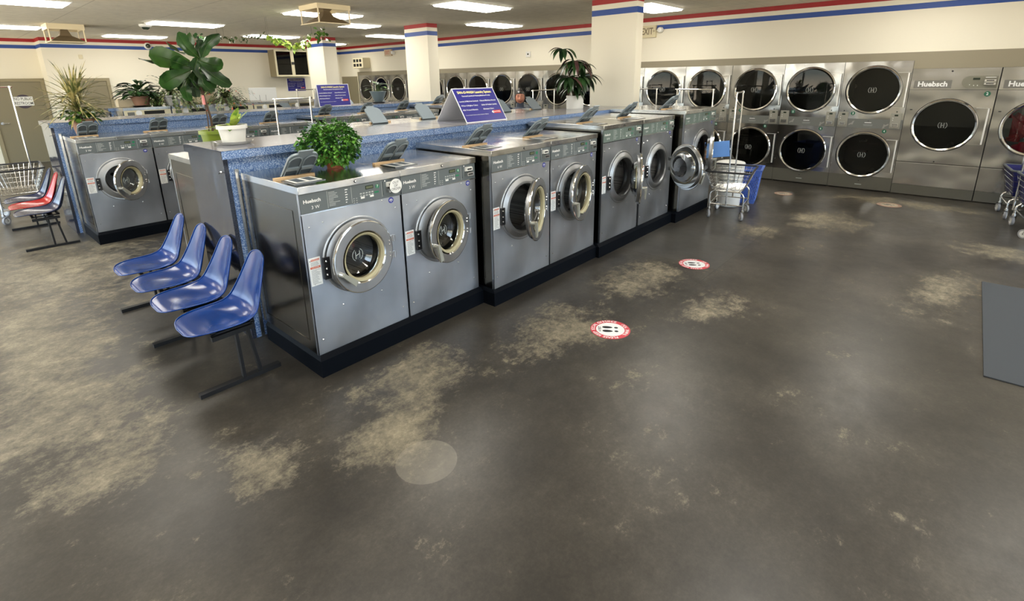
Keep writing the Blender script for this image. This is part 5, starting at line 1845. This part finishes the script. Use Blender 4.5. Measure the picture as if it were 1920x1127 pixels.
for (ya, za), (yb, zb_), wd, dx, mt, roll in leaves:
    a = Vector((0, ya - 2.085, za)); b = Vector((-dx * 1.6, yb - 2.085, zb_)); d = b - a; L_ = d.length * 1.02
    side = d.cross(Vector((1, .55, -.12))).normalized()
    n = Vector((1, .55, -.12)).normalized()
    seg = 7; vs = []; fs = []
    s = Matrix.Rotation(roll, 3, d.normalized()) @ side
    up = s.cross(d.normalized())
    if up.x < 0:
        up = -up
    for i in range(seg + 1):
        tt = i / seg; w_ = wd / 2 * ((.45 + .65 * tt) * math.sin(PI * min(1, tt * .97 + .02)) ** .45 if tt < 1 else .25)
        p = a + d * tt + up * (-.05 * math.sin(PI * tt) + .03)
        wav = .012 * math.sin(i * 2.1)
        vs += [p - s * w_ + up * (.20 * w_ + wav), p - s * w_ * .5 + up * .02 * w_, p, p + s * w_ * .5 + up * .02 * w_, p + s * w_ + up * (.14 * w_ - wav)]
    for i in range(seg):
        for j in range(4):
            q = i * 5 + j; fs.append((q, q + 1, q + 6, q + 5))
    fb.add(vs, fs, mt, True)
    fb.tube([a + up * .033, a + d * .5 - up * .016, a + d * .97 + up * .03], [.004, .003, .0012], M_STEMG, 5)
part('foliage', fb.xf(FM), t)
mb = MB()
mb.tube([(0, 0.0, 1.25), (0, .0, 1.50), (0, -.03, 1.73), (0, -.058, 1.957), (0, -.044, 2.13)], [.012, .012, .011, .009, .006], M_STEM, 8)
mb.tube([(0, -.045, 1.25), (0, -.03, 1.5), (0, -.04, 1.75), (0, -.10, 1.93)], .006, M_STEM, 7)
part('trunk', mb.xf(FM), t)
mb = MB(); mb.box(-.02, -.05, 1.64, .01, -.03, 1.74, M_PINK); part('clip', mb.xf(FM), t, label='pink clip')
pot(t, .205, .075, .10, M_POTLIME, 0)

# spiky dracaena with trailing pothos on the middle row
t = thing('dracaena', 'spiky pale striped dracaena with pothos at its base in a brown pot', 'plant', (-8.19, 1.262, 1.266), 0, G)
pot(t, .20, .082, .118, M_POTT, 0, square=False)
mb = MB(); rr = random.Random(33)
for i in range(120):
    az = rr.uniform(0, 2 * PI); el = rr.uniform(-.15, 1.5); ln = rr.uniform(.30, .50)
    zb_ = rr.uniform(.26, .50)
    leaf(mb, (math.cos(az) * .01, math.sin(az) * .01 - .02, zb_), dirv(az, el), ln, rr.uniform(.017, .028), L_DRAC, rr.uniform(.2, 1.1), .5, 6, shape='strap')
part('foliage', mb, t)
mb = MB(); mb.tube([(0, 0, .18), (0, -.01, .5)], .012, M_STEM, 8); part('stem', mb, t)
mb = MB()
for i in range(110):
    az = rr.uniform(0, 2 * PI); r_ = rr.uniform(.03, .15)
    leaf(mb, (math.cos(az) * r_, math.sin(az) * r_ * 1.3, rr.uniform(.19, .32)), dirv(az, rr.uniform(-.3, .9)), rr.uniform(.06, .11), rr.uniform(.05, .075), L_POTHD, .8, .25, 3)
part('pothos_leaves', mb, t)

# drooping plant in a white cylinder on the nearest counter, in front of the right column
t = thing('drooping_foliage_plant', 'purple and green plant with drooping leaves in a white cylinder on the far counter', 'plant', (-4.28, 6.23, 1.424), 0, G)
mb = MB(); mb.lathe([(.001, 0), (.118, 0), (.122, .01), (.124, .185), (.116, .185), (.114, .17)], (0, 0, 0), UPV, M_POTW, 40); part('pot', mb, t)
mb = MB(); mb.lathe([(.001, .165), (.114, .165)], (0, 0, 0), UPV, M_SOIL, 24); part('soil', mb, t)
mb = MB(); st = MB(); rr = random.Random(17)
tops = [((0, -.30, .80), 12, .28), ((0, -.02, .66), 18, .38), ((.02, .10, .60), 16, .34), ((-.02, .30, .44), 18, .32), ((.03, -.20, .44), 20, .34), ((.06, .03, .44), 16, .34), ((-.05, .14, .38), 14, .30), ((.02, -.10, .30), 12, .28)]
for (x, y_, z), n, ln in tops:
    st.tube([(x * .3, y_ * .12, .16), (x * .7, y_ * .45, z * .55), (x, y_, z)], [.006, .005, .004], M_STEM, 6)
    for i in range(n):
        az = 2 * PI * i / n + rr.uniform(-.3, .3)
        leaf(mb, (x, y_, z), dirv(az, rr.uniform(-.2, .7)), ln * rr.uniform(.7, 1.05), rr.uniform(.05, .078), L_DARK if rr.random() < .84 else L_PURP, rr.uniform(1.3, 2.4), .25, 7, shape='lance')
part('foliage', mb, t); part('stems', st, t)

# plant in a blue grey bowl on the middle counter
t = thing('bowl_plant', 'sparse leafy plant in a blue grey bowl pot on the middle counter', 'plant', (-8.97, 6.11, 1.424), 0, G)
mb = MB(); mb.lathe([(.001, 0), (.08, 0), (.09, .02), (.155, .18), (.17, .20), (.165, .205), (.15, .19)], (0, 0, .025), UPV, M_POTB, 36); mb.lathe([(.12, 0), (.125, .025), (.08, .025)], (0, 0, 0), UPV, M_BLACK, 24); part('pot', mb, t)
mb = MB(); mb.lathe([(.001, .20), (.15, .20)], (0, 0, 0), UPV, M_SOIL, 20); part('soil', mb, t)
mb = MB(); rr = random.Random(8)
for i in range(12):
    az = rr.uniform(0, 2 * PI); el = rr.uniform(.1, 1.3); L_ = rr.uniform(.16, .26)
    b0_ = Vector((0, 0, .2)); e_ = b0_ + dirv(az, el + .3) * L_ * .8
    mb.tube([b0_, e_], .003, M_STEMG, 5)
    leaf(mb, e_, dirv(az, el * .5), .17, .08, L_POTHD if i % 3 else L_DARK, .6, .25, 5)
part('foliage', mb, t)

# plants on the distant washers
t = thing('peace_lily', 'dark green peace lily in a terracotta pot on the distant washers', 'plant', (-12.12, 2.83, 1.445), 0, G)
pot(t, .19, .12, .165, M_POTT, .006, saucer=(.17, M_BLACK))
mb = MB(); rr = random.Random(2)
for i in range(105):
    az = rr.uniform(0, 2 * PI); el = rr.uniform(.1, 1.5); L_ = rr.uniform(.06, .27)
    b0_ = Vector((math.cos(az) * .03, math.sin(az) * .03, .18)); e_ = b0_ + dirv(az, el) * L_
    mb.tube([b0_, e_], .003, M_STEMG, 4)
    leaf(mb, e_, dirv(az, el * .5), rr.uniform(.17, .25), rr.uniform(.08, .11), L_DARK, rr.uniform(.5, 1.2), .3, 5)
part('foliage', mb, t)


def cactus(label, loc, seed, mtp, h, r, square, spread, n=90, red=False, lean=0.0):
    t = thing('holiday_cactus', label, 'plant', loc, 0, G)
    pot(t, h, r * .72, r, mtp, 0, square=square)
    mb = MB(); rr = random.Random(seed)
    for i in range(n):
        az = rr.uniform(0, 2 * PI); el = rr.uniform(.2, 1.2); p = Vector((0, 0, h)); d = dirv(az, el) + Vector((0, lean, 0))
        k = rr.randint(5, 9)
        for q in range(k):
            p2 = leaf(mb, p, d, spread / 6, .046, L_CACT, .35, .1, 2)
            d = (d - UPV * rr.uniform(.15, .42)).normalized()
            if p2.z < .03 and p2.x < .32:
                p2.z = .03; d.z = .02
            p = p2
        if red and rr.random() < .3:
            leaf(mb, p, d, .05, .03, M_ORANGE, .3, .3, 2)
    part('foliage', mb, t)
    return t


cactus('trailing holiday cactus in a square white pot on the distant washers', (-12.0, 3.33, 1.445), 4, M_POTW, .20, .13, True, .50, 130, lean=.25)
cactus('reddish trailing cactus on the distant washers behind the white flower pot', (-12.05, 4.35, 1.445), 6, M_POTCREAM, .10, .12, False, .52, 130, red=True)
cactus('low grey green succulent between peace lily and square white pot', (-12.2, 3.12, 1.445), 14, M_POTCREAM, .10, .10, False, .30, 50)
t = thing('rectangular_planter', 'cream rectangular planter with dark foliage behind the fig trunk', 'plant', (-12.25, 3.98, 1.445), 0, G)
mb = MB(); mb.box(-.12, -.17, 0, .12, .17, .19, M_POTCREAM); part('pot', mb, t, bev=.006)
mb = MB(); rr = random.Random(3)
for i in range(40):
    az = rr.uniform(0, 2 * PI); e_ = Vector((rr.uniform(-.08, .08), rr.uniform(-.13, .13), .19)); f_ = e_ + dirv(az, rr.uniform(.6, 1.5)) * rr.uniform(.1, .42)
    mb.tube([e_, f_], .003, M_STEM, 4); leaf(mb, f_, dirv(az, .1), .13, .06, L_DARK, .9, .3, 4)
part('foliage', mb, t)
mb = MB(); mb.box(-.1, -.13, 0, .1, .13, .155, M_POTCREAM); tag(part('cream_box', mb, None, (-12.2, 2.585, 1.444), bev=.004), 'plain cream box left of the peace lily on the distant washer', 'box')
t = thing('white_board', 'white rectangular board standing on the distant washers left of the poster', 'board', (-12.2, 4.91, 1.444))
mb = MB(); mb.box(-.02, 0, 0, .0, .62, .30, M_WHITE); part('panel', mb, t, bev=.004)
mb = MB(); mb.box(.0, .22, .02, .003, .225, .14, M_PANEL); mb.box(.0, .36, .02, .003, .365, .14, M_PANEL); part('marks', mb, t)

# ------------------------------------------------------------------ hanging vines
def vine(label, pts, n, mt, size, seed, thick=.004, spread=.05):
    t = thing('hanging_vine', label, 'vine', pts[0], 0, 'vines strung below the ceiling')
    o = Vector(pts[0]); P = [Vector(p) - o for p in pts]
    sm = MB(); fine = []
    for i in range(len(P) - 1):
        for k in range(6):
            f = k / 6; fine.append(P[i].lerp(P[i + 1], f) - UPV * .035 * math.sin(PI * f))
    fine.append(P[-1]); sm.tube(fine, thick, M_STEMG, 5)
    mb = MB(); rr = random.Random(seed)
    for i in range(n):
        p = fine[rr.randrange(len(fine))] + Vector((rr.uniform(-.03, .03), rr.uniform(-spread, spread), rr.uniform(-spread, spread)))
        leaf(mb, p, dirv(rr.uniform(0, 6.28), rr.uniform(-1, .3)), size * rr.uniform(.7, 1.2), size * .8 * rr.uniform(.7, 1.1), mt, .8, .25, 3, rr.uniform(-.6, .6))
    for p in (P[0], P[-1]):
        sm.tube([p, p + UPV * (ZC - (p + o).z)], .0015, M_STEM, 4)
    part('stem', sm, t); part('foliage', mb, t)
    return t


vine('bright yellow green hanging vine between ceiling lights and glass cabinet', [(-9.55, 4.3, 2.67), (-9.05, 4.3, 2.58), (-8.72, 4.3, 2.46), (-8.35, 4.3, 2.47), (-7.98, 4.3, 2.60)], 95, L_POTHOS, .085, 3)
vine('dark green end of the hanging vine touching the left column top', [(-8.0, 4.42, 2.63), (-7.85, 4.45, 2.60)], 26, L_POTHD, .075, 9, spread=.09)
vine('sparse dark hanging vine to the left of the fig crown', [(-12.6, 4.0, 2.83), (-12.0, 4.0, 2.82), (-11.45, 4.0, 2.74), (-11.0, 4.0, 2.68)], 32, L_DARK, .10, 5)
vine('sparse brown hanging vine to the right of the fig crown', [(-10.95, 4.1, 2.70), (-10.4, 4.1, 2.66), (-9.9, 4.1, 2.66), (-9.5, 4.3, 2.68)], 34, L_CACT, .07, 6)

# ------------------------------------------------------------------ person in the aisle behind the nearest counter
def skinned(name, pts, edges, mt, parent, sub=2):
    me = bpy.data.meshes.new(name); me.from_pydata([p[:3] for p in pts], edges, []); me.materials.append(mt)
    o = bpy.data.objects.new(name, me); COL.objects.link(o); o.parent = parent
    md = o.modifiers.new('skin', 'SKIN'); md.use_smooth_shade = True
    if not me.skin_vertices:
        return o
    for i, p in enumerate(pts):
        me.skin_vertices[0].data[i].radius = (p[3], p[4] if len(p) > 4 else p[3])
        me.skin_vertices[0].data[i].use_root = (i == 0)
    sb = o.modifiers.new('sub', 'SUBSURF'); sb.levels = sub; sb.render_levels = sub
    return o


pt = thing('person', 'smiling person with dark hair behind the washers, only the face visible', 'person', (-5.72, 6.70, 0), math.radians(-49))
HZ = 1.545     # centre of the head; the face looks toward local +x


def body_mesh(mt):
    mb = MB(); ring = 20; kz = HZ / 1.61
    def sec(z, rx, ry, cx=0.0, cy=0.0):
        return [(cx + rx * math.cos(2 * PI * k / ring), cy + ry * math.sin(2 * PI * k / ring), z * kz) for k in range(ring)]
    S = [sec(.88, .12, .17), sec(.98, .125, .175), sec(1.08, .105, .15), sec(1.2, .115, .165), sec(1.32, .12, .19), sec(1.39, .105, .19), sec(1.425, .075, .12), sec(1.45, .055, .06), sec(1.50, .052, .055, .005), sec(1.53, .052, .055, .01)]
    vs = [p for q in S for p in q]; fs = []
    for j in range(len(S) - 1):
        for k in range(ring):
            fs.append((j * ring + k, j * ring + (k + 1) % ring, (j + 1) * ring + (k + 1) % ring, (j + 1) * ring + k))
    mb.add(vs, fs, mt, True)
    return mb


def head(mb):
    rings, ring = 26, 32; vs = []; fs = []
    for j in range(rings + 1):
        ph = -PI / 2 + PI * j / rings
        for k in range(ring):
            th = 2 * PI * k / ring
            x, y, z = math.cos(ph) * math.cos(th), math.cos(ph) * math.sin(th), math.sin(ph)
            rx, ry, rz = .098, .080, .120
            if z < 0:
                ry *= 1 - .22 * z * z; rx *= 1 - .08 * z * z
            X_, Y_, Z_ = x * rx, y * ry, z * rz
            if x > .3:      # face features in the surface
                f = lambda cy, cz, s: math.exp(-(((Y_ - cy) / s) ** 2 + ((Z_ - cz) / s) ** 2))
                X_ += .020 * math.exp(-((Y_ / .011) ** 2 + ((Z_ + .022) / .020) ** 2)) + .008 * math.exp(-((Y_ / .009) ** 2 + ((Z_ - .005) / .028) ** 2))
                X_ -= .010 * (f(.030, .012, .016) + f(-.030, .012, .016))
                X_ += .006 * (f(.040, -.030, .022) + f(-.040, -.030, .022)) + .006 * f(0, -.095, .020)
            vs.append((X_, Y_, Z_ + HZ))
    for j in range(rings):
        for k in range(ring):
            fs.append((j * ring + k, j * ring + (k + 1) % ring, (j + 1) * ring + (k + 1) % ring, (j + 1) * ring + k))
    mb.add(vs, fs, M_SKIN, True)
    for s in (-1, 1):
        mb.lathe([(.001, .008), (.012, .010), (.020, .004), (.022, -.006)], (-.005, s * .078, HZ - .005), (0, s, 0), M_SKIN, 16)


bm_ = body_mesh(M_SKIN); head(bm_)
for s in (-1, 1):      # arms, hands and legs grow into the same mesh
    bm_.tube([(0, s * .17, 1.38), (.0, s * .205, 1.28), (.01, s * .22, 1.12), (.05, s * .22, .98), (.12, s * .20, .90)], [.05, .045, .038, .032, .024], M_SKIN, 12)
    bm_.tube([(.12, s * .20, .90), (.16, s * .19, .875), (.19, s * .185, .86)], [.026, .034, .028], M_SKIN, 10)
    for q, ln in enumerate((.055, .065, .062, .05)):
        b0_ = Vector((.195, s * (.165 + q * .014), .862)); bm_.tube([b0_, b0_ + Vector((ln * .5, 0, -.012)), b0_ + Vector((ln * .8, 0, -.035))], [.009, .008, .006], M_SKIN, 6)
    bm_.tube([(.15, s * .165, .875), (.18, s * .145, .862), (.205, s * .14, .845)], [.012, .010, .007], M_SKIN, 6)
    bm_.tube([(0, s * .085, .95), (.0, s * .095, .70), (.015, s * .095, .48), (.0, s * .095, .25), (-.01, s * .095, .09)], [.088, .078, .055, .048, .036], M_SKIN, 14)
    bm_.tube([(-.05, s * .095, .045), (.03, s * .10, .05), (.13, s * .11, .03)], [.035, .042, .030], M_SKIN, 10)
part('body', bm_, pt)
mb = body_mesh(M_SHIRT); mb.v = [(x * 1.08, y * 1.06, z) for x, y, z in mb.v]
for s in (-1, 1):
    mb.tube([(0, s * .165, 1.39), (0, s * .21, 1.28), (.01, s * .225, 1.15)], [.058, .054, .048], M_SHIRT, 12)
part('shirt', mb, pt)
mb = MB()
for s in (-1, 1):
    mb.tube([(0, s * .085, .97), (.0, s * .095, .70), (.015, s * .095, .48), (.0, s * .095, .25), (-.01, s * .095, .08)], [.098, .088, .066, .060, .054], M_PANTS, 14)
part('trousers', mb, pt)
mb = MB()
for s in (-1, 1):
    mb.tube([(-.07, s * .095, .04), (.03, s * .10, .045), (.15, s * .11, .035)], [.04, .048, .034], M_BLACK, 10)
part('shoes', mb, pt)
# hair: cap that covers crown and back, tied up on top
mb = MB(); rings, ring = 18, 32; vs = []; fs = []
for j in range(rings + 1):
    for k in range(ring):
        th = 2 * PI * k / ring; lo = .42 if math.cos(th) > .45 else (-.1 if math.cos(th) > -.1 else -.75)
        lo = -.75 + 1.25 / (1 + math.exp(-(math.cos(th) - .25) * 7))
        ph = lo + (PI / 2 - lo) * j / rings
        vs.append((math.cos(ph) * math.cos(th) * .106 - .004, math.cos(ph) * math.sin(th) * .090, math.sin(ph) * .131 + HZ + .004))
for j in range(rings):
    for k in range(ring):
        fs.append((j * ring + k, j * ring + (k + 1) % ring, (j + 1) * ring + (k + 1) % ring, (j + 1) * ring + k))
mb.add(vs, fs, M_HAIR, True)
mb.lathe([(.001, .03), (.030, .022), (.040, .0), (.034, -.02), (.001, -.03)], (-.045, 0, HZ + .130), UPV, M_HAIR, 20)
part('hair', mb, pt)
mb = MB(); mb.tube([(math.cos(a) * .0855 - .002, math.sin(a) * .073, HZ + .082 + .01 * math.cos(a)) for a in [-1.5 + 3.0 * i / 14 for i in range(15)]], .0045, M_SATIN, 6); part('headband', mb, pt)
mb = MB()
for s in (-1, 1):
    mb.lathe([(.001, .0050), (.007, .0035), (.0105, -.004)], (.079, s * .030, HZ + .012), (1, s * .12, 0), M_WHITE, 14)
    mb.lathe([(.001, .0078), (.0050, .0066)], (.0795, s * .030, HZ + .011), (1, s * .12, 0), M_BLACK, 12)
part('eyes', mb, pt)
mb = MB()
for s in (-1, 1):
    mb.tube([(.090, s * .014, HZ + .034), (.091, s * .030, HZ + .041), (.082, s * .046, HZ + .034)], [.002, .0035, .002], M_HAIR, 6)
part('eyebrows', mb, pt)
mb = MB(); ml = mat('lips', srgb(136, 60, 56), .45)
mb.tube([(.083, -.030, HZ - .048), (.092, -.015, HZ - .058), (.096, 0, HZ - .061), (.092, .015, HZ - .058), (.083, .030, HZ - .048)], [.002, .005, .006, .005, .002], ml, 8)
part('mouth', mb, pt)
mb = MB()
for s in (-1, 1):      # upper and lower eyelids narrow the eyes
    for dz, r_ in ((.0075, .0048), (-.0065, .0038)):
        mb.tube([(.073, s * .030 - .014, HZ + .011), (.0845, s * .030 - .006, HZ + .012 + dz), (.0845, s * .030 + .006, HZ + .012 + dz), (.071, s * .030 + .014, HZ + .011)], [r_ * .6, r_, r_, r_ * .6], M_SKIN, 8)
part('eyelids', mb, pt)
